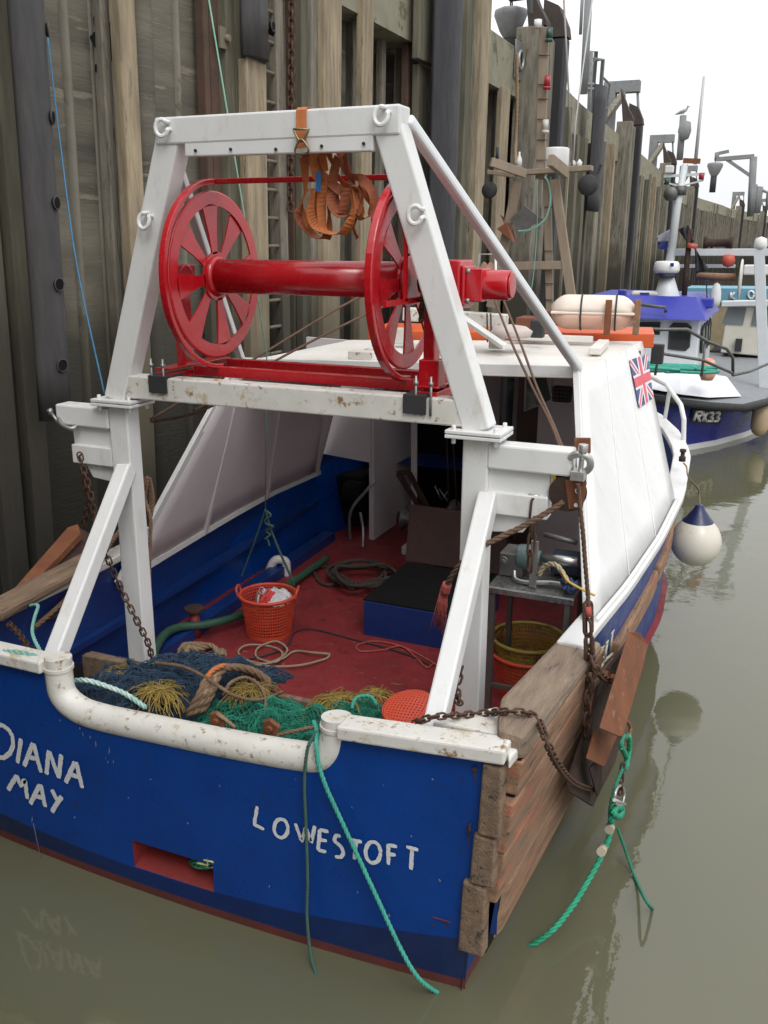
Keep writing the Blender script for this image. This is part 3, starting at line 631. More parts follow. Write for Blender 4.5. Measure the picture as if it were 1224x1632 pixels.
# ---------------- shelter: slanted side panels, roof
RS=[V((-1.36,6.9,2.775)),V((-1.26,9.35,2.78))]; RP=[V((-4.20,6.6,2.72)),V((-4.06,8.55,2.74))]
def shelter():
    # starboard panel follows the gunwale along its foot
    w=MB(); n=12; y0,y1=5.28,7.8; F_,T_=[],[]
    for i in range(n+1):
        f=i/n; y=y0+(y1-y0)*f; g,z,_=HULL(y); x=XC+g-.02; F_.append(V((x,y,heel(x,z)+.01))); T_.append(RS[0].lerp(RS[1],f))
    K=8; rows=[[w.bm.verts.new(F_[i].lerp(T_[i],k/K)) for k in range(K+1)] for i in range(n+1)]
    for A_,B_ in zip(rows,rows[1:]):
        for k in range(K): w.bm.faces.new((A_[k],A_[k+1],B_[k+1],B_[k])).smooth=True
    w.build('side_panel',white,boat,solid=-.02)
    w=MB()
    for f in (.335,.67): w.tube([F_[int(f*n)].lerp(T_[int(f*n)],t/8)+V((.004,0,.001)) for t in range(9)],.0045,5)
    w.build('weld_seam',white,boat)
    w=MB(); w.beam(F_[0]+V((-.03,-.0,0)),T_[0]+V((-.03,0,0)),.07,.05,side=(0,1,0)); w.build('panel_edge',white,boat,bevel=.006)
    w=MB(); w.tube([p+V((.012,0,.012)) for p in F_],.016,6); w.build('panel_foot_rail',white,boat)
    # port panel
    w=MB(); y0,y1=5.3,8.95; F2,T2=[],[]
    for i in range(n+1):
        f=i/n; y=y0+(y1-y0)*f; g,z,_=HULL(y); x=XC-g+.11; F2.append(V((x,y,1.12+.012*(y-5)))); T2.append(RP[0].lerp(RP[1],f))
    K=6; rows=[[w.bm.verts.new(F2[i].lerp(T2[i],k/K)) for k in range(K+1)] for i in range(n+1)]
    for A_,B_ in zip(rows,rows[1:]):
        for k in range(K): w.bm.faces.new((A_[k],A_[k+1],B_[k+1],B_[k])).smooth=True
    w.build('side_panel',whitein,boat,solid=.02)
    w=MB(); w.beam(F2[0],T2[0],.07,.04,side=(0,1,0)); w.build('panel_edge',white,boat,bevel=.006)
    ev=lambda L_,f:L_[min(n-1,int(f*n))].lerp(L_[min(n-1,int(f*n))+1],f*n-min(n-1,int(f*n)))
    for f0,f1 in ((.36,.02),(.70,.36),(.985,.80)):
        w=MB(); w.beam(ev(F2,f0)+V((.035,0,0)),ev(T2,f1)+V((.035,0,-.05)),.04,.04,side=(0,1,0)); w.build('panel_rib',whitein,boat,bevel=.005)
    w=MB()
    for i in range(n): w.beam(F2[i]+V((.03,0,.02)),F2[i+1]+V((.03,0,.02)),.05,.045)
    w.build('panel_rib',white,boat)
    # roof
    w=MB(); t=V((0,0,-.055)); P=[RP[0]+V((0,0,0)),RS[0],RS[1],RP[1]]
    w.hexa([p+t for p in P],P); w.build('shelter_roof',roofw,boat,bevel=.008)
    w=MB(); w.beam(RP[0]+V((0,.02,.004)),RS[0]+V((0,.02,.004)),.04,.075,side=(0,1,0)); w.build('roof_edge',white,boat,bevel=.006)
    # details lying on the roof
    w=MB(); 
    for px,py,l in ((495,582,.25),(760,580,.5)): pass
    a=at(812,536,Z=2.83); b=at(945,541,Z=2.83); w.beam(a,b,.07,.06,side=(0,1,0)); a=at(948,560,Z=2.82); b=at(962,546,Z=2.82); w.beam(a,b,.10,.06,side=(1,0,0)); w.build('roof_batten',roofw,boat,bevel=.008)
    w=MB(); a=at(578,566,Z=2.80); w.box(a,(.22,.12,.07)); w.build('roof_bracket',whitew,boat,bevel=.006); w=MB(); a=at(600,560,Z=2.80); w.box(a,(.18,.16,.05)); w.build('roof_bracket',whitew,boat,bevel=.006)
    # orange raised coaming of the wheelhouse top
    org=M('orange deck paint',(.62,.10,.02),(.55,.09,.02),.5,sc1=4,bump=.15,spots=(.4,.12,.05),spot_lo=.68)
    w=MB(); A=V((-3.95,8.72,2.83)); B=V((-1.16,9.42,2.85)); C=V((-1.25,9.95,2.87)); D=V((-3.98,9.3,2.86))
    w.hexa([p+V((0,0,-.14)) for p in (A,B,C,D)],[A,B,C,D]); w.build('wheelhouse_top',org,boat,bevel=.01)
    w=MB(); a=at(1048,538,Z=2.78); w.box(a+V((.02,-.05,-.16)),(.12,.1,.2)); w.build('side_light_box',blackp,boat,bevel=.01)
shelter()
# flag decal on the panel
def flag():
    q=[at(1003,573,X=-1.24),at(1032,564,X=-1.24),at(1042,634,X=-1.06),at(1019,651,X=-1.08)]
    # place on the slanted panel plane
    g1=HULL(6.8); f0=V((XC+g1[0]-.02,5.28+.5*3.07,heel(XC+g1[0],g1[1]))); 
    a=RS[0]; b=RS[1]; g,z,_=HULL(7.4); c=V((XC+g-.02,7.4,heel(XC+g,z)+.01)); n=(b-a).cross(c-a).normalized(); n=n if n.x>0 else -n
    def pl(px,py,off=.004):
        d=fw+rt*((px-612)/F)-up*((py-816)/F); p0=a+n*(off+.004); t=(p0-EYE).dot(n)/d.dot(n); return EYE+d*t
    q=[pl(1003,574),pl(1031,564),pl(1042,634),pl(1019,650)]
    def uv(u,v): return (q[0].lerp(q[1],u)).lerp(q[3].lerp(q[2],u),v)
    R_=M('flag red',(.60,.07,.10),(.56,.07,.10),.5,bump=0); Bl=M('flag blue',(.04,.05,.19),(.04,.05,.17),.5,bump=0); Wh=M('flag white',(.66,.64,.66),(.6,.6,.62),.5,bump=0)
    w=MB(); k=[0]
    def poly(pts,mi,lay): w.mi=mi; w.face([uv(u,v)+n*(.0012*lay) for u,v in pts])
    poly([(0,0),(1,0),(1,1),(0,1)],0,0)
    def diag(u0,v0,u1,v1,h,mi,lay,hv):
        poly([(u0,v0+hv) if 0 else (u0,v0),(u0+h*(1 if u1>u0 else -1),v0),(u1,v1-h*(1 if v1>v0 else -1)),(u1,v1),(u1-h*(1 if u1>u0 else -1),v1),(u0,v0+h*(1 if v1>v0 else -1))],mi,lay)
    diag(0,0,1,1,.11,1,1,0); diag(1,0,0,1,.11,1,1.5,0); diag(0,0,1,1,.04,2,2,0); diag(1,0,0,1,.04,2,2.5,0)
    poly([(0,.35),(1,.35),(1,.65),(0,.65)],1,3); poly([(.36,0),(.64,0),(.64,1),(.36,1)],1,3.5)
    poly([(0,.40),(1,.40),(1,.60),(0,.60)],2,4); poly([(.43,0),(.57,0),(.57,1),(.43,1)],2,4.5)
    w.build('flag_decal',[Bl,Wh,R_],boat)
    # painted hull number
    num=M('number paint',(.62,.52,.32),(.7,.68,.6),.6,bump=.1)
    w=MB(); 
    def hs(px,py): 
        Y=5.4
        for _ in range(25):
            g,z,wl=HULL(Y); t=.3; x=XC+g+(wl-g)*t+.004; p=at(px,py,X=x); Y=.5*Y+.5*p.y
        return p+V((.006,0,0))
    for ln in ([(952,1035),(961,1030)],[(952,1035),(954,1046),(960,1048),(960,1058),(953,1066)],[(966,1022),(962,1052)],[(963,1026),(967,1021)],[(974,1005),(971,1040)],[(971,1010),(976,1004)],[(960,1055),(976,1040)]):
        w.tube([hs(*p) for p in ln],.012,4)
    w.build('hull_number',num,boat)
flag()
def bow_rail():
    w=MB(); A=at(1089,717,Y=9.35); P=[A,at(1090,668,Y=9.35),at(1085,645,Y=9.5),at(1062,613,Y=9.9),at(1036,600,Y=10.3)]
    w.tube(P,.024,10); w.tube([at(1059,672,Y=10.05),at(1067,622,Y=9.9)],.02,10); w.build('bow_rail',white,boat,smooth=True)
    w=MB(); p=at(1087,735,Z=1.82); w.lathe(p,[(.03,0),(.03,.04),(.018,.05),(.018,.08),(.028,.085),(.028,.11),(0,.115)],12); w.build('cleat',rustd,boat)
bow_rail()
# ---------------- gantry
GY=4.8
def gantry():
    w=MB()
    g=lambda px,py,Y=GY: at(px,py,Y=Y)
    bl,br=V((-3.97,GY,2.78)),V((-1.485,GY,2.78)); tl=V((-3.42,GY,4.30)); tr=V((-2.04,GY,4.30))
    w.beam(bl+V((0,0,-.08)),tl,.16,.14); w.beam(br+V((0,0,-.08)),tr,.16,.14)
    w.beam((-3.505,GY-.004,4.315),(-1.955,GY-.004,4.315),.15,.15,side=(0,1,0))
    gt=w.build('gantry_frame',white,boat,bevel=.012)
    w=MB(); w.beam((-3.90,GY,2.795),(-1.54,GY,2.795),.132,.15,side=(0,1,0)); w.build('cross_beam',whitew,gt,bevel=.010)
    w=MB(); a=g(298,238,GY-.05); b=g(597,228,GY-.05); w.beam(a,b,.05,.085,side=(0,1,0)); w.build('head_plank',white,gt,bevel=.008)
    w=MB(); 
    for px,py in ((312,240),(368,238),(440,238),(513,233),(580,229)): p=g(px,py,GY-.078); w.cyl(p,p-V((0,.008,0)),.009,8)
    w.build('bolt',rustd,gt)
    for s_,x in ((-1,-3.95),(1,-1.49)):
        w=MB(); w.span(x-.075,x+.075,GY-.065,GY+.065,.45,2.66); w.build('post',white,gt,bevel=.01)
        w=MB(); w.span(x-.16,x+.16,GY-.13,GY+.13,2.665,2.685); w.span(x-.16,x+.16,GY-.13,GY+.13,2.69,2.71)
        for i in (-1,1):
            for j in (-1,1): w.cyl((x+i*.12,GY+j*.09,2.63),(x+i*.12,GY+j*.09,2.735),.014,6)
        w.build('flange',white,gt,bevel=.004)
    # outboard arms
    for s_,x in ((-1,-4.03),(1,-1.42)):
        e=-4.47 if s_<0 else -.955
        w=MB(); w.span(x,e,GY-.07,GY+.07,2.50,2.64); w.build('outboard_arm',white,gt,bevel=.012)
        e2=-4.37 if s_<0 else -1.07
        w=MB(); w.span(x,e2,GY-.03,GY+.03,2.34,2.50); w.span(x,e2-(.0 if s_<0 else .0),GY-.06,GY+.05,2.24,2.37); w.build('arm_gusset',white,gt,bevel=.008)
        w=MB(); e3=-4.30 if s_<0 else -1.15; w.prism([(x,GY-.02,2.24),(e3,GY-.02,2.24),(e3+.06*-s_,GY-.02,2.14),(x,GY-.02,2.12)],(0,.04,0)); w.build('arm_gusset',white,gt,bevel=.006)
    # braces down to the stern cap
    for a,b in ((at(202,745,Y=4.74),at(88,1046,Y=3.78)),(at(779,790,Y=4.74),at(693,1158,Y=3.80))):
        w=MB(); w.beam(a,b+(b-a).normalized()*.03,.105,.105); w.build('brace',white,gt,bevel=.012)
    # tubes to the roof corners
    w=MB(); w.beam((-1.97,GY+.05,4.33),RS[0]+V((-.02,0,.02)),.068,.068); w.build('roof_stay',galvp,gt,bevel=.018)
    w=MB(); w.beam((-3.50,GY+.05,4.28),RP[0]+V((.04,0,.03)),.06,.06); w.build('roof_stay',white,gt,bevel=.012)
    # shackle eyes
    for px,py,rot in ((264,205,-.3),(236,352,.5),(612,186,.3),(666,343,-.4)):
        p=g(px,py,GY-.075); w=MB(); P=[]
        for k in range(13):
            an=R(-60+300*k/12)+rot+2.2; P.append(p+V((math.cos(an)*.036,-.03-.018*math.sin(k/12*math.pi),math.sin(an)*.045)))
        P=[P[0]+V((0,.045,0))]+P+[P[-1]+V((0,.045,0))]
        w.tube(smooth(P,3),.0125,8); w.build('lifting_eye',white,gt,smooth=True)
    return gt
galvp=M('grey painted tube',(.70,.71,.72),(.64,.66,.67),.4,metal=.1,sc1=5,bump=.1,spots=(.4,.36,.3),spot_lo=.7)
gan=gantry()
# ---------------- net drum
def drum():
    DY=5.06; DZ=3.49; r=.558
    d=MB(); d.cyl((-3.35,DY,DZ),(-2.02,DY,DZ),.104,40); d.cyl((-3.35,DY,DZ),(-3.31,DY,DZ),.135,40,r2=.11); d.cyl((-2.06,DY,DZ),(-2.0,DY,DZ),.12,40,r2=.14)
    dr=d.build('net_drum',redp,boat,origin=(-2.75,DY,DZ))
    for x in (-3.35,-2.04):
        w=MB(); n=96; Rr=r-.055; 
        # flange plate with eight tapered openings: hub, spokes, rim as one sheet
        def ring(r0_,r1_,a0,a1,k=6):
            for i in range(k):
                b0=a0+(a1-a0)*i/k; b1=a0+(a1-a0)*(i+1)/k
                q=lambda rr,a:V((x,DY+rr*math.cos(a),DZ+rr*math.sin(a)))
                w.face([q(r0_,b0),q(r1_,b0),q(r1_,b1),q(r0_,b1)])
        for k in range(8):
            a=math.pi*2*k/8+.12; 
            ring(.095,.15,a,a+math.pi/4,4); ring(.425,Rr,a,a+math.pi/4,8)
            # spoke: wider towards the rim
            q=lambda rr,an:V((x,DY+rr*math.cos(an),DZ+rr*math.sin(an)))
            w.face([q(.14,a-.20),q(.14,a+.20),q(.27,a+.165),q(.425,a+.185),q(.43,a+.10),q(.435,a),q(.43,a-.10),q(.425,a-.185),q(.27,a-.165)])
        bmesh.ops.remove_doubles(w.bm,verts=w.bm.verts,dist=.0005)
        w.build('flange',redp,dr,solid=.012)
        w=MB(); P=[(x,DY+Rr*math.cos(2*math.pi*k/64),DZ+Rr*math.sin(2*math.pi*k/64)) for k in range(64)]; w.tube(P,.011,8,closed=True); w.build('flange_rim',redp,dr)
    # guard hoops (flat bar, square section) outside each flange, and tie bars
    for x,sd in ((-3.34,-1),(-2.03,1)):
        w=MB(); n=30; rg=r+.008; rows=[]
        for k in range(n):
            a=math.pi*(.5+k/(n-1)); c,s_=math.cos(a),math.sin(a)
            rows.append([w.bm.verts.new(V((x+dx,DY+(rg+dr_)*c,DZ+(rg+dr_)*s_))) for dx,dr_ in ((-.022,-.016),(.022,-.016),(.022,.016),(-.022,.016))])
        for i in range(n-1):
            A,B=rows[i],rows[(i+1)%n]
            for k in range(4): w.bm.faces.new((A[k],A[(k+1)%4],B[(k+1)%4],B[k]))
        w.bm.faces.new(rows[0]); w.bm.faces.new(rows[-1])
        w.build('guard_hoop',redp,dr,bevel=.006)
    w=MB(); w.beam((-3.34,DY,DZ+.566),(-2.03,DY,DZ+.566),.032,.032,side=(0,1,0)); w.build('tie_bar',redp,dr,bevel=.005)
    w=MB(); w.beam((-3.52,DY-.03,DZ-.60),(-1.78,DY-.03,DZ-.60),.06,.065,side=(0,1,0)); w.beam((-3.52,DY+.36,DZ-.60),(-1.78,DY+.36,DZ-.60),.06,.065,side=(0,1,0)); w.build('base_bar',redp,dr,bevel=.006)
    for x in (-3.60,-1.80):
        w=MB(); w.beam((x,GY-.02,DZ-.62),(x,DY+.42,DZ-.62),.12,.05); w.beam((x,GY-.02,DZ-.57),(x,DY+.42,DZ-.57),.12,.012); 
        if x>-3: w.box((x,GY+.06,DZ-.50),(.12,.12,.16))
        w.build('foot',redp,dr,bevel=.004)
        w=MB()
        for dx in (-.045,.045): w.cyl((x+dx,GY-.075,DZ-.72),(x+dx,GY-.075,DZ-.50),.008,8); w.cyl((x+dx,GY-.075,DZ-.55),(x+dx,GY-.075,DZ-.53),.016,6)
        w.build('clamp_bolt',galv,dr)
    for x in (-3.62,-1.88): 
        w=MB(); w.beam((x,DY-.0,DZ-.58),(x,DY,DZ+.02),.07,.10,side=(1,0,0)); w.box((x,DY,DZ),(.09,.2,.14)); w.cyl((x-.05,DY,DZ),(x+.05,DY,DZ),.07,20); w.build('bearing_stand',redp,dr,bevel=.008)
    w=MB(); w.beam((-1.93,DY-.585,DZ-.10),(-1.93,DY,DZ-.10),.02,.03); w.beam((-1.93,DY-.3,DZ-.1),(-1.93,DY-.3,DZ+.25),.02,.02); w.build('hoop_strut',redp,dr)
    w=MB(); w.cyl((-1.95,DY,DZ),(-1.93,DY,DZ),.075,24); w.build('bearing_plate',M('bearing blue',(.02,.03,.07),rough=.4),dr)
    w=MB()
    for k in range(5): w.chain(smooth([(-1.90,DY-.07,DZ+.22),(-1.88+.008*k,DY-.1-.01*k,DZ+.05),(-1.90,DY-.12,DZ-.12-.02*k)],6),.05,.006,.028)
    w.build('drive_chain',chainm,dr)
    # hydraulic motor
    w=MB(); c=at(752,470,Y=5.06); 
    w.span(-1.78,-1.68,DY-.12,DY+.12,DZ-.15,DZ+.12); w.span(-1.68,-1.655,DY-.10,DY+.10,DZ-.13,DZ+.09)
    mo=w.build('motor_mount',redp,dr,bevel=.01)
    w=MB(); w.span(-1.655,-1.56,DY-.085,DY+.085,DZ-.105,DZ+.075); w.cyl((-1.57,DY,DZ-.015),(-1.42,DY,DZ-.015),.082,28); w.cyl((-1.42,DY,DZ-.015),(-1.405,DY,DZ-.015),.07,28); w.build('hydraulic_motor',redp,dr,bevel=.006)
    w=MB()
    for j in (-.075,.075):
        for k in (-.10,.06): w.cyl((-1.655,DY+j,DZ+k),(-1.63,DY+j,DZ+k),.017,6)
    w.build('bolt',galv,dr)
    for x in (-3.60,-1.85):
        w=MB(); w.span(x-.07,x+.07,GY-.085,GY+.10,2.865,2.885); w.span(x-.07,x+.07,GY-.085,GY-.073,2.775,2.875); w.build('rubber_pad',blackp,gan,bevel=.004)
drum()
#@@ITEMS
# ---------------- under the shelter: bulkheads, wheelhouse, winch, hatch
def inside():
    w=MB(); w.hexa([(-4.80,8.96,1.42),(-4.02,8.96,1.36),(-4.02,9.0,1.36),(-4.80,9.0,1.42)],[(-4.80,8.96,2.70),(-4.02,8.96,2.68),(-4.02,9.0,2.68),(-4.80,9.0,2.70)]); w.build('bulkhead',whitein,boat)
    w=MB(); w.span(-4.06,-4.0,9.0,10.3,.45,2.70); w.build('bulkhead',whitein,boat)
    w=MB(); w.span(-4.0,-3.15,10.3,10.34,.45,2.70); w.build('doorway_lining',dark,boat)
    w=MB(); w.span(-3.12,-2.5,10.0,10.05,.45,2.70); w.build('bulkhead',whitein,boat)
    w=MB(); w.span(-2.48,-2.20,9.3,9.36,.45,2.70); w.build('wheelhouse_door',M('brown door',(.11,.075,.055),(.09,.06,.045),.5,bump=.1),boat,bevel=.005)
    w=MB(); a=at(807,655,Y=9.29); w.span(a.x-.07,a.x+.07,9.28,9.295,1.75,2.35); w.build('door_window',glass('dark glass'),boat)
    w=MB(); w.hexa([(-1.2,9.0,.45),(-1.16,9.0,.45),(-1.5,10.5,.45),(-1.55,10.5,.45)],[(-1.26,9.0,2.72),(-1.22,9.0,2.72),(-1.5,10.5,2.72),(-1.55,10.5,2.72)]); w.span(-3.9,-1.5,10.5,10.55,.45,2.72); w.span(-4.0,-1.3,9.3,10.55,2.70,2.72); w.build('wheelhouse_wall',white,boat)
    # white aft wall of the wheelhouse with a window
    w=MB(); w.span(-2.18,-1.2,9.0,9.05,.45,2.74); w.build('wheelhouse_wall',white,boat)
    w=MB(); q=[at(*p,Y=8.985) for p in ((838,603),(872,600),(880,637),(836,655))]; w.prism(q,(0,.012,0)); o=w.build('wheelhouse_window',glass('green glass',(.10,.14,.13)),boat)
    w=MB(); w.tube(q,.014,6,closed=True); w.build('window_frame',whitein,o)
    w=MB(); w.beam(at(660,655,Y=8.7),at(660,842,Y=8.7),.05,.05); w.build('stanchion',whitein,boat)
    w=MB(); w.box((-3.35,8.75,.50),(.35,.2,.1)); w.build('stanchion_foot',whitein,boat,bevel=.02)
    # work light under the roof
    t=thing('work_light',tuple(at(895,640,Y=8.3)),'black multi-lens work light under the white roof edge','lamp')
    c=at(896,628,Y=8.3); w=MB(); w.box(c,(.18,.07,.15)); w.build('housing',blackp,t,bevel=.02)
    w=MB()
    for i in range(5):
        for j in range(4): w.lathe(c+V((-.066+.033*i,-.036,-.052+.035*j)),[(.013,0),(.010,-.006),(0,-.008)],10,axis='Y')
    w.build('lens',glass('lamp glass',(.12,.12,.12),.15),t)
    w=MB(); w.beam(c+V((-.1,0,0)),c+V((-.1,0,.13)),.012,.03); w.beam(c+V((.1,0,0)),c+V((.1,0,.13)),.012,.03); w.beam(c+V((-.1,0,.13)),c+V((.1,0,.13)),.03,.012); w.build('bracket',galv,t)
    # winch
    wz=.95; wy=8.4
    w=MB(); 
    w.cyl((-3.45,wy,wz),(-2.2,wy,wz),.07,20); wi=w.build('winch',rustd,boat)
    for x in (-2.86,-2.45):
        w=MB(); w.lathe((x,wy,wz),[(.05,-.02),(.25,-.02),(.26,0),(.25,.02),(.05,.02)],36,axis='X'); w.build('winch_flange',galvd,wi)
    w=MB(); 
    for k in range(14): w.tube([V((-2.82+.025*k,wy+.16*math.cos(a*math.pi/12),wz+.16*math.sin(a*math.pi/12))) for a in range(24)],.013,6,closed=True)
    w.cyl((-2.84,wy,wz),(-2.48,wy,wz),.155,28); w.build('warp_on_drum',rustd,wi)
    w=MB(); w.lathe((-3.3,wy,wz),[(.13,-.10),(.135,-.085),(.075,-.05),(.07,.04),(.13,.09),(.13,.11)],30,axis='X'); w.build('warping_head',galvd,wi)
    w=MB(); w.beam((-3.12,wy+.0,wz),(-3.42,wy-.1,wz+.50),.05,.03); w.beam((-3.05,wy+.0,wz),(-3.30,wy-.1,wz+.52),.05,.03); w.beam((-3.43,wy-.1,wz+.5),(-3.29,wy-.1,wz+.53),.05,.03); w.build('brake_lever',rustd,wi)
    w=MB(); w.span(-3.0,-2.9,wy-.15,wy+.15,.45,wz+.05); w.span(-2.38,-2.28,wy-.15,wy+.15,.45,wz+.05); w.build('winch_frame',rustd,wi)
    w=MB()
    for a,b in (((768,778),(778,800)),((780,800),(790,785)),((775,783),(790,805))): w.tube([at(*a,Y=8.2) if 0 else at(a[0]-75,a[1]-4,Y=8.2),at(b[0]-75,b[1]-4,Y=8.2)],.006,5)
    w.build('wire_clip',galv,wi)
    # warps coming down through the roof
    for i,(x0,x1) in enumerate(((707,715),(713,728))):
        w=MB(); w.tube([at(x0,640,Y=8.0)+V((0,0,.35)),at(x1,805,Y=8.2)],.009,6); w.build('trawl_warp',rustd,label='dark wire warp dropping through the shelter roof to the winch, '+('left one' if i==0 else 'right one'),cat='wire',group='wires down to the winch')
    # hatch coaming and lid
    t=thing('deck_hatch',(-2.58,7.05,.45),'blue hatch coaming with its brown lid propped open beside the winch','hatch')
    w=MB(); X0,X1,Y0,Y1=-3.02,-2.12,6.58,7.62
    for a in ((X0,X1,Y0,Y0+.04),(X0,X1,Y1-.04,Y1),(X0,X0+.04,Y0+.04,Y1-.04),(X1-.04,X1,Y0+.04,Y1-.04)): w.span(a[0],a[1],a[2],a[3],.45,.76)
    w.build('coaming',bluein,t,bevel=.004)
    w=MB(); w.span(X0-.012,X1+.02,Y0+.012,Y1,.762,.774); w.build('hatch_shade_sheet',dark,t)  # flat black sheet over the hatch, shade of the hold put into its colour
    w=MB(); w.hexa([(-3.07,7.64,.77),(-2.1,7.64,.77),(-2.1,7.70,.77),(-3.07,7.70,.77)],[(-3.07,7.74,1.30),(-2.1,7.74,1.30),(-2.1,7.80,1.30),(-3.07,7.80,1.30)]); w.build('lid',M('hatch lid brown',(.055,.026,.022),(.038,.02,.018),.8,bump=.4,bscale=16),t,bevel=.01)
    # dark machinery and hoops seen under the port bulkhead
    w=MB(); w.tube(smooth([(-4.25,8.9,.46),(-4.22,8.85,.8),(-4.05,8.9,1.05),(-3.98,9.0,1.15)],8),.018,8); w.tube(smooth([(-4.0,8.7,.46),(-4.02,8.75,.65),(-4.1,8.85,.8)],8),.018,8); w.build('hoop_rail',galv,boat,smooth=True)
    w=MB(); w.box((-4.45,9.5,.8),(.3,.5,.6)); w.cyl((-4.45,9.2,.9),(-4.2,9.2,.9),.16,20); w.build('engine_pump',dark,boat,bevel=.03)
galvd=M('dull winch steel',(.16,.16,.155),(.10,.095,.09),.5,metal=.6,sc1=8,bump=.3)
inside()
def deckgear():
    # bollard
    t=thing('bollard',tuple(at(312,1015,Z=.45)),'short red bollard post with a dark flat cap on the deck','bollard'); p=at(312,1015,Z=.45)
    w=MB(); w.cyl(p,p+V((0,0,.24)),.045,20); w.build('post',deckred,t); w=MB(); w.cyl(p+V((0,0,.24)),p+V((0,0,.275)),.085,20); w.build('cap',rustd,t,bevel=.006)
    # white pipe bend
    w=MB(); a=at(457,915,Y=7.6); w.tube(smooth([a+V((0,0,-.35)),a+V((0,0,.05)),a+V((-.02,0,.14)),a+V((-.10,-.05,.15)),a+V((-.15,-.07,.06)),a+V((-.15,-.07,-.02))],6),.045,14); w.build('vent_pipe',whitein,boat,smooth=True)
    # low kerb along the port side
    w=MB(); w.beam((-4.33,5.1,.50),(-4.46,8.8,.50),.14,.1); w.build('deck_kerb',bluein,boat)
    # green hose
    w=MB(); w.tube(smooth([at(236,1062,Z=.6),at(258,1016,Z=.62),at(285,1000,Z=.6),at(330,995,Z=.56),at(375,983,Z=.54),at(420,960,Z=.52),at(470,925,Z=.52),at(520,890,Z=.52)],8),.036,12)
    w.build('deck_hose',M('green hose',(.03,.09,.055),(.025,.07,.045),.5,bump=.1),label='thick dark green hose running along the port side of the deck',cat='hose')
def basket(name,c,r0,r1,h,mat,rimmat,label,group=None,flip=False,tilt=None,nu=64,nv=13,hole=.33,handles=True):
    t=thing(name,tuple(c),label,'basket',group); c=V(c)
    w=MB(); rows=[]
    for j in range(nv+1):
        f=j/nv; z=h*f if not flip else h*(1-f); r=r0+(r1-r0)*f
        rows.append([w.bm.verts.new(V((r*math.cos(2*math.pi*k/nu),r*math.sin(2*math.pi*k/nu),z))) for k in range(nu)])
    for j,(A,B) in enumerate(zip(rows,rows[1:])):
        for k in range(nu):
            q=(A[k],A[(k+1)%nu],B[(k+1)%nu],B[k])
            if j in (0,nv-1): w.bm.faces.new(q)
            else: w.cellframe(*q,1-hole if 0 else (.62 if flip else .36),0)
    # bottom: grid of squares with holes
    zb=0 if not flip else h; n=14; 
    fs=[]
    g={}
    rr=r0
    def vb(i,j):
        u,v=-1+2*i/n,-1+2*j/n; x=u*math.sqrt(1-v*v/2); y=v*math.sqrt(1-u*u/2)
        bulge=(.10*r0*(1-x*x-y*y) if flip else 0)
        if (i,j) not in g: g[(i,j)]=w.bm.verts.new(V((x*rr,y*rr,zb+bulge)))
        return g[(i,j)]
    for i in range(n):
        for j in range(n): w.cellframe(vb(i,j),vb(i+1,j),vb(i+1,j+1),vb(i,j+1),.62 if flip else .5,0)
    if tilt:
        for v in w.bm.verts: v.co=tilt@v.co
    for v in w.bm.verts: v.co+=c
    w.build('basket_wall',mat,t,origin=c,solid=.004)
    w=MB(); zr=h if not flip else 0; T=tilt or Matrix.Identity(3)
    P=[c+T@V((r1*1.015*math.cos(2*math.pi*k/48),r1*1.015*math.sin(2*math.pi*k/48),zr-.012*(1 if not flip else -1))) for k in range(48)]
    w.tube(P,.015,8,closed=True); w.build('rim',rimmat,t)
    if handles and not flip:
        for s_ in (-1,1):
            w=MB(); an=R(200 if s_<0 else 20); d=V((math.cos(an),math.sin(an),0)); e=V((-d.y,d.x,0)); q=c+d*(r1+.01)+V((0,0,h))
            w.tube(smooth([q-e*.06+V((0,0,-.02)),q-e*.05+V((0,0,.045))+d*.015,q+e*.05+V((0,0,.045))+d*.015,q+e*.06+V((0,0,-.02))],5),.011,8); w.build('handle',rimmat,t,smooth=True)
    return t
orb=M('orange basket plastic',(.62,.075,.035),(.55,.065,.03),.45,sc1=6,bump=.15,spots=(.42,.12,.08),spot_lo=.66)
ylb=M('olive basket plastic',(.33,.25,.035),(.22,.17,.03),.5,sc1=6,bump=.15,spots=(.12,.08,.03),spot_lo=.55)
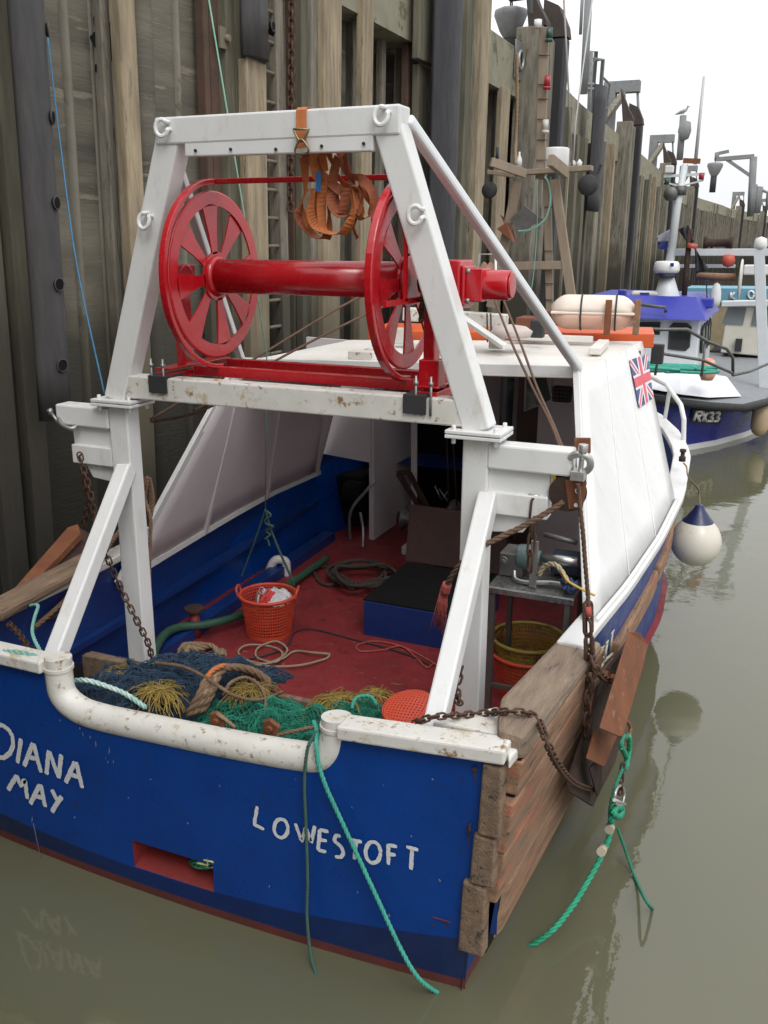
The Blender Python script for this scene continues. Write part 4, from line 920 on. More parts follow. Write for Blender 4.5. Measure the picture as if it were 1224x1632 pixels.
def baskets():
    c=at(430,985,Z=.45); 
    c=at(429,1008,Z=.45)
    basket('fish_basket',c,.192,.236,.37,orb,orb,'orange perforated fish basket on the red deck holding a white plastic bag','fish baskets')
    # bag in the basket
    w=MB(); rnd=random.Random(4); n=22
    g=[[None]*(n+1) for _ in range(n+1)]
    cc=c+V((.05,.03,.30))
    for i in range(n+1):
        for j in range(n+1):
            u,v=-1+2*i/n,-1+2*j/n; x=u*math.sqrt(1-v*v/2); y=v*math.sqrt(1-u*u/2); rr=math.sqrt(x*x+y*y)
            k=noise.noise(V((u*3,v*3,1)))*.06+noise.noise(V((u*7,v*7,3)))*.03
            g[i][j]=w.bm.verts.new(cc+V((x*.15,y*.16,(1-rr*rr)*.09+k)))
    for i in range(n):
        for j in range(n):
            f=w.bm.faces.new((g[i][j],g[i+1][j],g[i+1][j+1],g[i][j+1])); f.material_index=1 if j<9 and i<13 and i>1 else 0; f.smooth=True
    w.build('plastic_bag',[M('white bag',(.62,.60,.62),(.55,.52,.54),.3,bump=.1),M('red bag print',(.55,.05,.05),(.5,.04,.04),.35,bump=.1)],label='crumpled white and red plastic bag lying in the orange deck basket',cat='bag')
    # ring mark on the bag
    w=MB(); q=cc+V((-.06,-.10,.115)); w.tube([q+V((math.cos(a)*.028,-.01+math.sin(a)*.005,math.sin(a)*.028)) for a in [k*math.pi/10 for k in range(20)]],.003,5,closed=True); w.tube([q+V((0,-.012,.012)),q+V((.012,-.012,-.01)),q+V((-.012,-.012,-.01))],.002,4,closed=True)
    bg_=bpy.data.objects['plastic_bag']; w.build('bag_emblem',whitein,bg_)
    w=MB(); w.beam(c+V((-.10,-.05,.2)),c+V((-.08,.0,.37)),.045,.012); w.build('wooden_stick',plank,label='short wooden stick standing inside the orange deck basket',cat='stick')
    c2=at(846,1140,Z=.45)
    c2=V((-1.44,6.02,.45))
    basket('fish_basket',c2,.19,.262,.40,orb,orb,'orange basket beneath the olive yellow basket under the steel bench','fish baskets')
    basket('fish_basket',c2+V((0,.0,.13)),.19,.262,.38,ylb,ylb,'olive yellow basket stacked in an orange basket under the steel bench','fish baskets')
    c3=at(655,1135,Z=.62); c3=V((-1.75,4.62,.70))
    basket('fish_basket',c3,.16,.25,.36,orb,orb,'orange basket turned upside down beside the right gantry brace','fish baskets',flip=True,tilt=Matrix.Rotation(R(14),3,'X')@Matrix.Rotation(R(-6),3,'Y'),nu=56,nv=12,hole=.4)
deckgear(); baskets()
def bench():
    t=thing('work_bench',(-1.25,5.75,.45),'stainless steel work bench behind the right gantry post','bench')
    a,b=V((-1.57,5.45,1.53)),V((-1.03,5.45,1.53)); dp=.55
    w=MB(); w.span(-1.59,-1.02,5.42,5.42+dp,1.515,1.535); w.span(-1.59,-1.02,5.415,5.43,1.49,1.53); w.build('bench_top',steel,t,bevel=.003)
    for x,y in ((-1.56,5.45),(-1.06,5.45),(-1.56,5.9),(-1.06,5.9)):
        w=MB(); w.span(x-.018,x+.018,y-.018,y+.018,.45,1.5); w.build('leg',steeld,t)
    w=MB(); w.span(-1.55,-1.06,5.44,5.46,.80,.83); w.build('rail',steeld,t)
    # machinery on it
    t=thing('hydraulic_pump',(-1.42,5.7,1.535),'grey hydraulic pump with long cylinder lying on the steel bench','pump')
    w=MB(); w.box((-1.50,5.75,1.62),(.16,.22,.16)); w.cyl((-1.54,5.62,1.66),(-1.54,5.60,1.66),.03,16); w.cyl((-1.54,5.60,1.66),(-1.54,5.585,1.66),.015,16); w.build('pump_body',galvd,t,bevel=.03)
    w=MB(); w.cyl((-1.46,5.70,1.67),(-1.36,5.70,1.68),.085,24); w.cyl((-1.36,5.70,1.68),(-1.31,5.70,1.68),.05,20); w.build('pump_head',M('teal grey paint',(.10,.15,.15),(.07,.10,.10),.5,bump=.3,spots=(.2,.2,.19)),t,bevel=.01)
    w=MB(); w.cyl((-1.31,5.70,1.685),(-1.05,5.66,1.70),.033,20); w.build('ram',steel,t)
    w=MB(); w.tube(smooth([(-1.46,5.6,1.60),(-1.44,5.56,1.56),(-1.36,5.54,1.555),(-1.2,5.56,1.57),(-1.10,5.55,1.57)],6),.016,10); w.build('pipe',steel,t)
    w=MB(); w.cyl((-1.33,5.85,1.80),(-1.10,5.82,1.78),.018,10); w.cyl((-1.3,5.8,1.62),(-1.13,5.76,1.64),.022,12); w.build('tool_tube',galvd,t)
    w=MB(); w.box((-1.16,5.85,1.62),(.2,.16,.14)); w.build('tool_box',M('dark blue plastic',(.02,.035,.06),rough=.5),label='dark blue tool box behind the pump on the bench',cat='tool box',bevel=.02)
    w=MB(); w.span(-1.335,-1.285,5.50,5.512,1.54,1.86); w.build('steel_plate',galv,label='upright narrow galvanised plate in front of the bench pump',cat='plate',bevel=.004)
    w=MB(); P=smooth([at(858,918,Y=5.45),at(868,902,Y=5.45),at(885,900,Y=5.42),at(898,915,Y=5.40),at(905,928,Y=5.38)],6); w.rope(P,.018); w.build('rope_eye',M('cream rope',(.36,.31,.20),(.28,.24,.15),.8,bump=.3),label='cream rope loop hanging over the bench edge',cat='rope')
    w=MB(); w.tube(smooth([at(896,912,Y=5.38),at(905,926,Y=5.36),at(925,938,Y=5.34),at(948,949,Y=5.32)],6),.008,8); w.build('yellow_cord',M('yellow cord',(.55,.36,.08),rough=.6),label='thin yellow cord sticking out past the white side panel',cat='cord')
    w=MB(); rnd=random.Random(8); c=V((-1.07,5.5,1.56)); w.tube(smooth([c+V((rnd.uniform(-.05,.05),rnd.uniform(-.05,.05),rnd.uniform(0,.08))) for _ in range(18)],4),.012,6); w.build('blue_cloth',M('blue rag',(.03,.06,.14),(.02,.04,.10),.9,bump=.4),label='knotted blue rag at the outer end of the bench',cat='rag')
    # things hung behind the outboard arm
    t=thing('hanging_lifejacket',tuple(at(893,790,Y=5.0)),'red and yellow lifejacket stuffed behind the right outboard arm','lifejacket')
    p=at(893,765,Y=5.05); w=MB(); w.box(p,(.09,.06,.26)); w.build('red_cover',M('dark red cloth',(.16,.02,.025),(.12,.015,.02),.8,bump=.6),t,bevel=.03)
    w=MB(); w.beam(p+V((-.03,-.035,.16)),p+V((-.035,-.035,-.08)),.03,.012); w.beam(p+V((-.06,-.03,.15)),p+V((.07,-.03,.13)),.05,.012); w.build('yellow_strap',M('yellow strap',(.60,.40,.02),rough=.6),t,bevel=.003)
steeld=M('dull bench steel',(.17,.165,.15),(.12,.115,.10),.5,metal=.6,bump=.2)
bench()
# ---------------- ropes, chains, blocks
tealr=M('teal rope',(.055,.36,.27),(.04,.29,.22),.7,sc1=12,bump=.4,spots=(.2,.42,.35),spot_lo=.64)
palet=M('pale teal rope',(.20,.42,.36),(.14,.33,.28),.75,sc1=12,bump=.4)
greenr=M('green rope',(.02,.20,.12),(.015,.15,.09),.75,sc1=12,bump=.4)
dkgr=M('dull green rope',(.045,.11,.085),(.035,.085,.065),.8,sc1=12,bump=.4)
brnr=M('brown rope',(.20,.12,.07),(.13,.08,.05),.85,sc1=14,bump=.5)
manr=M('tan rope',(.27,.19,.11),(.20,.14,.08),.85,sc1=14,bump=.5)
warp=M('rusty wire warp',(.13,.075,.045),(.09,.05,.032),.8,sc1=14,bump=.5)
navy=M('navy net twine',(.022,.055,.10),(.016,.038,.07),.8,sc1=10,bump=0)
grnn=M('green net twine',(.010,.21,.13),(.010,.15,.095),.75,sc1=10,bump=0)
yel=M('yellow frayed twine',(.36,.25,.05),(.22,.15,.04),.8,sc1=14,bump=0)
def rp(name,P,r,mat,label,cat='rope',n=8,kind='rope',sm=True,group=None,**k):
    w=MB(); P=smooth(P,n) if sm else P
    if kind=='rope': w.rope(P,r,**k)
    elif kind=='chain': w.chain(P,**k)
    else: w.tube(P,r,8)
    return w.build(name,mat,label=label,cat=cat,group=group)
def rigging():
    Y=3.53
    rp('mooring_rope',[at(500,1150,Y=3.80),at(506,1168,Y=3.66),at(504,1183,Y=3.575),at(507,1215,Y=3.555),at(520,1255,Y=3.55),at(545,1310,Y=3.55),at(575,1375,Y=3.54),at(605,1440,Y=3.52),at(640,1515,Y=3.5),at(668,1560,Y=3.50),at(700,1584,Z=-.02)],.0122,tealr,'thick bright teal rope hanging over the stern in front of the port name')
    rp('mooring_rope',[at(512,1160,Y=3.72),at(496,1180,Y=3.575),at(489,1200,Y=3.555),at(485,1250,Y=3.55),at(488,1330,Y=3.55),at(490,1400,Y=3.54),at(489,1460,Y=3.53),at(495,1520,Y=3.5),at(507,1562,Z=-.02)],.0095,dkgr,'thin grey green rope hanging straight down the stern by the port name')
    rp('mooring_rope',[at(-20,1040,Y=3.60),at(20,1040,Y=3.60),at(55,1046,Y=3.62),at(76,1056,Y=3.64)],.018,palet,'pale teal rope lying on the white stern cap at the photo edge')
    rp('mooring_rope',[at(82,1056,Y=3.66),at(66,1040,Y=3.70),at(52,1010,Y=3.8),at(55,985,Y=3.95),at(60,965,Y=4.1),at(40,965,Y=4.3),at(20,955,Y=4.5)],.012,palet,'thin pale teal rope rising from the stern cap to the rusty port trawl board')
    rp('headline_rope',[at(112,1086,Z=1.12),at(135,1084,Z=1.15),at(165,1092,Z=1.13),at(200,1106,Z=1.10),at(232,1128,Z=1.06)],.017,M('white and teal rope',(.62,.66,.62),(.15,.42,.36),.7,sc1=30,bump=.3),'white rope with teal flecks along the navy net edge')
    # chains
    rp('chain',[at(128,728,Y=4.62),at(145,790,Y=4.6),at(155,840,Y=4.58),at(172,890,Y=4.56),at(196,945,Y=4.55),at(216,985,Y=4.55),at(236,1025,Y=4.6),at(243,1055,Y=4.65)],0,chainm,'rusty chain hanging from the left outboard arm across the brace','chain',kind='chain',ll=.062,wr=.0065,wd=.034)
    rp('chain',[at(131,730,Y=4.75),at(135,770,Y=4.8),at(141,800,Y=4.85),at(133,835,Y=4.9)],0,chainm,'short doubled rusty chain behind the left brace top','chain',kind='chain',ll=.062,wr=.0065,wd=.034)
    rp('chain',[at(15,995,Y=4.0),at(30,1010,Y=3.9),at(45,1030,Y=3.8),at(68,1052,Y=3.70)],0,chainm,'short rusty chain over the port end of the stern cap','chain',kind='chain',ll=.06,wr=.006,wd=.033)
    rp('chain',[at(662,1152,Y=3.72),at(690,1143,Y=3.70),at(730,1140,Y=3.80),at(770,1137,Y=3.9),at(810,1134,Z=1.555),at(842,1137,Z=1.54),at(858,1149,Z=1.50),at(870,1178,X=-.76),at(885,1212,X=-.74),at(908,1242,X=-.74),at(930,1254,X=-.74),at(952,1258,X=-.72)],0,chainm,'rusty chain from the right brace foot over the worn wooden rail','chain',kind='chain',ll=.056,wr=.006,wd=.031)
    # right side block, shackle
    t=thing('trawl_block',tuple(at(905,815,Y=4.8)),'rust streaked steel towing block hanging from the right outboard arm','block')
    c=at(905,782,Y=4.82)
    w=MB(); w.prism([at(885,748,Y=4.80),at(905,745,Y=4.80),at(935,760,Y=4.80),at(928,812,Y=4.80),at(910,815,Y=4.80),at(888,812,Y=4.8)],(0,.012,0)); w.prism([at(900,765,Y=4.74),at(935,768,Y=4.74),at(928,812,Y=4.74),at(906,812,Y=4.74)],(0,.012,0)); w.build('cheek_plate',rust,t,bevel=.003)
    w=MB(); w.lathe(at(905,785,Y=4.77),[(.10,-.025),(.085,0),(.10,.025)],24,axis='Y'); w.build('sheave',rustd,t)
    w=MB(); w.cyl(at(921,782,Y=4.7),at(921,782,Y=4.84),.016,10); w.cyl(at(918,805,Y=4.7),at(918,805,Y=4.84),.012,10); w.build('pin',galv,t)
    t=thing('shackle',tuple(at(924,760,Y=4.74)),'big grey galvanised shackle on the end plate of the right arm','shackle')
    w=MB(); P=[at(x,y,Y=yy) for x,y,yy in ((908,738,4.77),(910,728,4.74),(922,724,4.71),(936,728,4.72),(941,738,4.74),(938,748,4.77),(926,754,4.79),(914,750,4.79))]; w.tube(smooth(P,4,closed=True),.020,10,closed=True); w.build('bow',galvl,t,smooth=True)
    w=MB(); w.cyl(at(929,714,Y=4.70),at(925,752,Y=4.72),.014,10); w.cyl(at(930,708,Y=4.70),at(929,720,Y=4.70),.026,12); w.box(at(922,757,Y=4.73),(.075,.08,.05)); w.build('pin',galvl,t,bevel=.003)
    w=MB(); w.prism([at(916,697,Y=4.88),at(942,697,Y=4.88),at(942,722,Y=4.88),at(916,722,Y=4.88)],(0,-.02,0)); w.build('end_plate',rust,gan,bevel=.006)
    t=thing('shackle',tuple(at(102,680,Y=4.74)),'dark steel shackle on the end of the left outboard arm','shackle')
    w=MB(); P=[at(x,y,Y=yy) for x,y,yy in ((94,668,4.73),(100,678,4.70),(112,683,4.70),(121,680,4.73),(121,671,4.77),(112,667,4.79),(102,666,4.79))]; w.tube(smooth(P,4,closed=True),.016,10,closed=True); w.build('bow',galv,t,smooth=True)
    w=MB(); w.cyl(at(80,656,Y=4.74),at(92,672,Y=4.72),.012,10); w.cyl(at(78,652,Y=4.74),at(82,660,Y=4.74),.02,10); w.build('pin',galv,t)
    for px,py,sd in ((131,735,'left'),(851,805,'right')):
        t=thing('small_shackle',tuple(at(px,py,Y=4.76)),'bright small shackle under the lower gusset of the %s outboard arm'%sd,'shackle')
        w=MB(); a=at(px,py-10,Y=4.76); w.tube(smooth([a+V((-.02,0,.02)),a+V((-.022,0,-.03)),a+V((0,0,-.055)),a+V((.022,0,-.03)),a+V((.02,0,.02))],4),.006,8); w.build('bow',galvl,t); w=MB(); w.cyl(a+V((-.032,0,.018)),a+V((.032,0,.018)),.007,8); w.build('pin',galvl,t)
    # long links under the small right shackle
    rp('chain',[at(851,812,Y=4.75),at(848,850,Y=4.75),at(845,895,Y=4.75)],0,chainm,'three long rusty links hanging below the right arm gusset','chain',kind='chain',ll=.13,wr=.008,wd=.045)
    # warp with frayed whipping
    w=MB(); w.rope(smooth([at(898,800,Y=4.72),at(875,815,Y=4.68),at(840,835,Y=4.62),at(800,855,Y=4.55),at(765,873,Y=4.5),at(738,895,Y=4.47),at(720,918,Y=4.47),at(710,938,Y=4.5)],8),.017,pitch=.12); wr_=w.build('towing_warp',warp,label='thick rusty wire rope curving from the right block across the brace',cat='wire rope')
    w=MB(); rnd=random.Random(9)
    for k in range(46):
        a=at(708+rnd.uniform(-4,4),936+rnd.uniform(-4,10),Y=4.5); L=rnd.uniform(.12,.30); d=V((rnd.uniform(-.14,.03),rnd.uniform(-.03,.03),-1)).normalized()
        w.tube([a,a+d*L*.5+V((rnd.uniform(-.02,.02),0,0)),a+d*L+V((rnd.uniform(-.035,.02),0,0))],.0025,4)
    w.tube(smooth([at(713,930,Y=4.49),at(709,945,Y=4.5)],3),.026,10)
    w.build('frayed_whipping',M('faded red twine',(.42,.09,.07),(.32,.07,.06),.9,bump=.4),wr_)
    w=MB(); w.rope(smooth([at(921,770,Y=4.70),at(925,810,Y=4.70),at(929,850,Y=4.70),at(932,890,Y=4.72),at(936,935,Y=4.74),at(938,968,Y=4.75)],8),.013,pitch=.1); wr_=w.build('towing_warp',warp,label='rusty wire rope hanging straight down in front of the white side panel',cat='wire rope')
    w=MB(); w.cyl(at(936,966,Y=4.75),at(938,982,Y=4.75),.02,12); w.build('whipping',MC['faded red twine'],wr_)
    rp('chain',[at(937,985,Y=4.75),at(939,1040,Y=4.76)],0,chainm,'long doubled link and hook below the hanging warp','chain',kind='chain',sm=False,ll=.20,wr=.010,wd=.055)
    rp('chain',[at(940,1040,Y=4.76),at(941,1075,Y=4.76),at(938,1110,Y=4.74),at(937,1140,Y=4.72),at(936,1165,Y=4.70)],0,chainm,'heavy rusty chain down the starboard quarter to the trawl board','chain',kind='chain',ll=.085,wr=.011,wd=.048)
    rp('chain',[at(943,1045,Y=4.76),at(950,1065,X=-.72),at(962,1080,X=-.70),at(975,1085,X=-.68)],0,chainm,'short chain tying the hanging chain to the trawl board bracket','chain',kind='chain',ll=.06,wr=.008,wd=.036)
    # vertical guide lines
    rp('green_line',[at(328,-30,Y=5.2),at(425,560,Y=5.9),at(423,812,Y=6.25)],.005,M('pale green line',(.22,.45,.34),rough=.7),'thin pale green line running from the quay down to the orange basket',kind='tube',sm=False,n=2)
    rp('basket_lanyard',[at(423,812,Y=6.25),at(430,840,Y=6.26),at(437,858,Y=6.28),at(448,885,Y=6.30),at(464,920,Y=6.33),at(468,935,Y=6.36)],.011,dkgr,'knotted green lanyard holding the right side of the orange basket')
    rp('basket_lanyard',[at(423,812,Y=6.25),at(405,865,Y=6.27),at(385,918,Y=6.3)],.008,dkgr,'single dull green cord to the left side of the orange basket')
    w=MB(); rnd=random.Random(3); w.tube(smooth([at(428+rnd.uniform(-6,10),815+i*6+rnd.uniform(-3,3),Y=6.24+rnd.uniform(-.03,.03)) for i in range(10)],5),.009,6); w.build('knot',dkgr,label='bunched green knot above the orange deck basket',cat='knot')
    rp('blue_line',[at(76,60,X=-5.1),at(95,220,Y=5.6),at(122,420,Y=5.3),at(166,626,Y=4.86)],.006,M('blue line',(.03,.16,.30),rough=.6),'thin blue line from the wall fender to the left gantry flange',kind='tube')
    # ropes aft from the roof sheave
    for i,(P,l) in enumerate((([at(648,448,Y=7.2),at(560,480,Y=6.7),at(395,578,Y=5.9),at(240,668,Y=5.0)],'upper brown wire crossing behind the net drum to port'),([at(655,470,Y=7.2),at(560,512,Y=6.7),at(430,580,Y=6.1),at(310,655,Y=5.3)],'lower brown wire crossing behind the net drum to port'),
        ([at(785,470,Y=7.8),at(815,545,Y=6.9),at(850,620,Y=6.1),at(880,680,Y=5.2),at(903,745,Y=4.85)],'left of two rusty wires slanting down to the right block'),([at(803,480,Y=7.8),at(830,548,Y=6.9),at(856,618,Y=6.1),at(883,680,Y=5.2),at(908,745,Y=4.85)],'right of two rusty wires slanting down to the right block'))):
        rp('trawl_warp',P,.010,warp,l,'wire',kind='tube')
    rp('frayed_warp',[at(355,638,Y=5.2),at(320,655,Y=5.1),at(285,665,Y=5.0),at(240,672,Y=4.95)],.010,MC['rusty chain'],'frayed rusty rope end behind the gantry crossbeam at left','rope')
    rp('hanging_rope',[at(236,760,Y=4.95),at(228,775,Y=4.93),at(232,800,Y=4.92),at(240,830,Y=4.9),at(238,900,Y=4.9),at(240,1000,Y=4.9),at(240,1040,Y=4.9)],.014,brnr,'brown flecked rope hanging beside the left gantry post')
    w=MB()
    for k in range(3): w.rope(smooth([at(228+4*k,765,Y=4.95),at(222+3*k,800+8*k,Y=4.95),at(230+3*k,825+6*k,Y=4.97),at(240+2*k,800,Y=4.99),at(236+2*k,770,Y=4.97)],6,closed=True),.014)
    w.build('rope_coil',brnr,label='brown rope coil hung high behind the left gantry post',cat='rope')
    rp('tow_rope',[at(55,1000,Y=4.3),at(100,960,Y=4.6),at(150,905,Y=5.0),at(182,858,Y=5.4),at(215,815,Y=6.0)],.020,brnr,'thick brown flecked rope along the outside of the port rail')
    rp('black_hose',[at(-20,985,Y=4.4),at(30,992,Y=4.4),at(80,985,Y=4.5),at(110,965,Y=4.7)],.02,blackp,'black hose lying outside the port rail at the photo edge','hose',kind='tube')
    # green rope hanging off the board into the water
    t=thing('mooring_tail',tuple(at(985,1285,X=-.55)),'thick green spliced rope hanging from the trawl board into the water','rope')
    w=MB(); w.rope(smooth([at(990,1290,X=-.56),at(981,1288,X=-.56),at(973,1305,X=-.57),at(975,1318,X=-.58),at(965,1350,X=-.60),at(945,1390,X=-.64),at(915,1440,X=-.70),at(880,1483,Y=4.15),at(838,1512,Z=-.03)],8),.0175); w.build('rope_body',greenr2,t)
    w=MB(); w.rope(smooth([at(986,1284,X=-.56),at(992,1292,X=-.55),at(986,1302,X=-.55),at(978,1296,X=-.55)],5,closed=True),.019); w.build('eye_splice',greenr2,t)
    w=MB(); w.tube([at(973,1317,X=-.575),at(971,1323,X=-.575)],.027,10); w.tube([at(961,1352,X=-.60),at(958,1358,X=-.60)],.027,10); w.build('whipping',M('cream tape',(.42,.38,.28),rough=.8),t)
    w=MB(); w.rope(smooth([at(996,1172,X=-.54),at(990,1190,X=-.54),at(998,1210,X=-.55),at(992,1225,X=-.55),at(984,1245,X=-.56),at(975,1275,X=-.57),at(972,1300,X=-.58),at(978,1320,X=-.58)],6),.012); w.build('light_rope',greenr,t)
    w=MB(); w.rope(smooth([at(984,1320,X=-.57),at(1000,1365,X=-.50),at(1015,1405,X=-.42),at(1030,1437,X=-.33),at(1041,1449,Z=-.02)],6),.010); w.build('tail_end',greenr,t)
    w=MB(); w.rope(smooth([at(1002,1172,X=-.53),at(1003,1195,X=-.53),at(996,1225,X=-.54),at(1000,1212,X=-.54),at(990,1190,X=-.54)],5),.016); w.build('knot',greenr2,t)
    rp('chain',[at(992,1222,X=-.55),at(990,1245,X=-.55),at(989,1262,X=-.55)],0,chainm,'three rusty links above the bright shackle on the green rope','chain',kind='chain',ll=.05,wr=.006,wd=.028)
    t=thing('small_shackle',tuple(at(988,1280,X=-.55)),'bright galvanised shackle joining chain and green rope above the water','shackle')
    w=MB(); w.tube(smooth([at(988,1252,X=-.55),at(995,1262,X=-.55),at(991,1282,X=-.55),at(981,1280,X=-.55),at(981,1262,X=-.55)],4,closed=True),.008,8,closed=True); w.build('bow',galvl,t); w=MB(); w.cyl(at(979,1275,X=-.55),at(996,1282,X=-.55),.010,8); w.build('pin',galvl,t)
galvl=M('bright galvanised',(.55,.55,.54),(.45,.45,.44),.35,metal=.7,sc1=18,bump=.1)
greenr2=M('strong green rope',(.02,.30,.17),(.016,.23,.13),.7,sc1=12,bump=.4)
rigging()
def boards():
    t=thing('trawl_board',tuple(at(930,1280,X=-.72)),'rusty steel trawl board hanging on the starboard quarter above the water','trawl board')
    w=MB(); A=at(1002,1006,X=-.72); 
    pts=[at(1005,1010,X=-.69),at(962,1070,X=-.78),at(930,1160,X=-.80),at(903,1240,X=-.80),at(905,1262,X=-.78),at(940,1284,X=-.76),at(975,1215,X=-.72),at(1000,1120,X=-.68),at(1020,1060,X=-.66)]
    w.prism(pts,(.022,0,0)); w.build('board_plate',rustd,t,bevel=.004)
    w=MB(); q=[at(1002,1006,X=-.64),at(1020,1008,X=-.60),at(1033,1027,X=-.57),at(1026,1060,X=-.57),at(992,1176,X=-.55),at(955,1160,X=-.63)]
    w.prism(q,V((-.01,.055,-.035))); w.build('shoe',rust,t,bevel=.005)
    w=MB(); w.prism([at(947,1163,X=-.70),at(985,1170,X=-.63),at(963,1222,X=-.64),at(934,1208,X=-.70)],V((-.01,.04,-.03))); w.build('lower_shoe',rust,t,bevel=.004)
    w=MB(); w.prism([at(940,1225,X=-.70),at(958,1205,X=-.68),at(960,1250,X=-.68),at(952,1270,X=-.70)],V((-.01,.02,-.01))); w.build('drilled_bracket',rustd,t)
    w=MB(); w.beam(at(962,1072,X=-.72),at(978,1085,X=-.68),.05,.03); w.tube([at(976,1082,X=-.67)+V((0,-.03,0)),at(976,1082,X=-.67)+V((0,.03,0))],.02,8); w.tube(smooth([at(998,1148,X=-.56),at(1005,1160,X=-.54),at(1000,1178,X=-.54),at(992,1172,X=-.55)],4),.011,8); w.build('bracket',rust,t)
    t=thing('trawl_board',tuple(at(80,985,X=-4.85)),'rusty steel trawl board hung between the port rail and the wall','trawl board')
    w=MB(); w.prism([at(22,945,X=-4.95),at(28,965,X=-4.85),at(55,985,X=-4.75),at(130,945,X=-4.72),at(190,905,X=-4.72),at(180,870,X=-4.8),at(128,842,X=-4.95)],(-.03,0,0)); w.build('board_plate',rustd2,t)
    w=MB(); w.prism([at(15,946,X=-4.95),at(36,947,X=-4.86),at(128,850,X=-4.88),at(124,835,X=-4.97),at(108,840,X=-5.02)],V((0,.02,-.05))); w.build('shoe',rust,t,bevel=.004)
    # fender buoy
    t=thing('fender_buoy',(-.46,9.0,.60),'white teardrop buoy with navy cap hanging off the starboard bow','buoy')
    c=at(1109,863,Y=8.9); w=MB(); r=.238
    pr=[(0,-r)]+[(r*math.sin(a),-r*math.cos(a)) for a in [math.pi*k/16 for k in range(1,11)]]+[(r*.80,.15),(r*.62,.20),(r*.46,.235)]
    w.lathe(c,pr,36); w.build('buoy_body',M('buoy vinyl',(.62,.59,.50),(.56,.52,.44),.35,sc1=3,bump=.08,spots=(.33,.26,.16),spot_lo=.60,spot_sc=4,spot2=((.20,.15,.10),.66)),t,smooth=True)
    w=MB(); w.lathe(c,[(r*.60,.196),(r*.61,.205),(r*.46,.25),(r*.24,.32),(r*.14,.37),(0,.375)],30); w.build('cap',M('navy vinyl',(.012,.02,.08),rough=.35),t,smooth=True)
    k=at(1089,738,Z=1.86)
    rp('buoy_lanyard',[c+V((0,0,.36)),c+V((-.03,.0,.52)),k+V((.06,-.03,-.12)),k+V((.03,0,-.03)),k],.008,manr,'short tan lanyard from the bow cleat to the white buoy')
    # ratchet strap
    t=thing('ratchet_strap',tuple(at(480,175,Y=4.8)),'orange ratchet strap looped in a bundle over the gantry head beam','strap')
    om=M('orange webbing',(.50,.16,.045),(.40,.12,.035),.75,sc1=30,bump=.3); om2=M('darker webbing',(.34,.10,.04),(.25,.075,.035),.8,sc1=30,bump=.3)
    w=MB(); w.ribbon([at(481,236,Y=4.69),at(480,208,Y=4.70),at(480,183,Y=4.71),*[V((at(480,183,Y=4.71).x+dx,yy,zz)) for dx,yy,zz in ((0,4.712,4.385),(0,4.73,4.399),(0,4.80,4.402),(0,4.87,4.399),(0,4.886,4.38),(.02,4.89,4.20),(.05,4.87,4.08))]],.062,(1,0,0)); w.build('webbing',om,t)
    rnd=random.Random(12)
    L=[[(484,240),(500,262),(525,290),(545,305)],[(500,235),(505,280),(540,300)],[(540,232),(552,270),(566,292)],[(520,232),(530,260),(545,290),(560,300)],
       [(490,300),(478,330),(476,345),(500,375),(520,378),(525,350),(520,300)],[(500,300),(495,340),(510,365),(545,372),(562,340),(560,300)],[(530,300),(528,325),(545,345),(570,340),(578,310),(570,298)],[(560,300),(575,300),(592,320),(592,340),(578,348),(572,330),(568,300)],[(562,298),(568,330),(563,360),(570,380)],[(485,250),(487,300),(482,330),(495,360),(505,340),(502,300)],[(550,245),(556,275),(575,285),(590,300),(597,325),(590,345)],[(508,250),(515,290),(512,330),(515,372)],[(538,250),(530,300),(545,340),(552,300)]]
    for i,l in enumerate(L):
        Y0=4.86+.012*(i%5)+(.02 if i<4 else 0); P=smooth([at(x,y,Y=Y0+rnd.uniform(-.035,.035)) for x,y in l],6)
        w=MB(); sd=[V((math.cos(rnd.uniform(-.1,.1)+.9*math.sin(k*.21+i)),math.sin(.9*math.sin(k*.21+i)),.05)) for k in range(len(P))]; w.ribbon(P,.055,sd); w.build('webbing',om if i%2 else om2,t)
    w=MB(); a=at(480,215,Y=4.68); w.tube(smooth([at(468,207,Y=4.67),at(472,216,Y=4.67),at(480,226,Y=4.67),at(488,216,Y=4.67),at(492,207,Y=4.67)],4),.006,8); w.tube(smooth([at(480,222,Y=4.665),at(471,236,Y=4.67),at(473,244,Y=4.68),at(489,244,Y=4.68),at(491,236,Y=4.67)],4,closed=True),.006,8,closed=True); w.tube([at(467,206,Y=4.67),at(493,206,Y=4.67)],.006,8); w.build('hook',M('zinc hook',(.30,.25,.16),rough=.4,metal=.8),t)
    w=MB(); w.ribbon([at(508,274,Y=4.83),at(507,305,Y=4.83)],.03,(1,0,0)); w.build('blue_tie',M('blue tape',(.03,.13,.36),rough=.5),t)
rustd2=M('brown rust plate',(.07,.035,.03),(.05,.025,.022),.8,metal=.1,sc1=5,bump=.4,bscale=30,spots=(.10,.05,.04),spot_lo=.6)  # brown rusty steel for the port trawl board plate
boards()
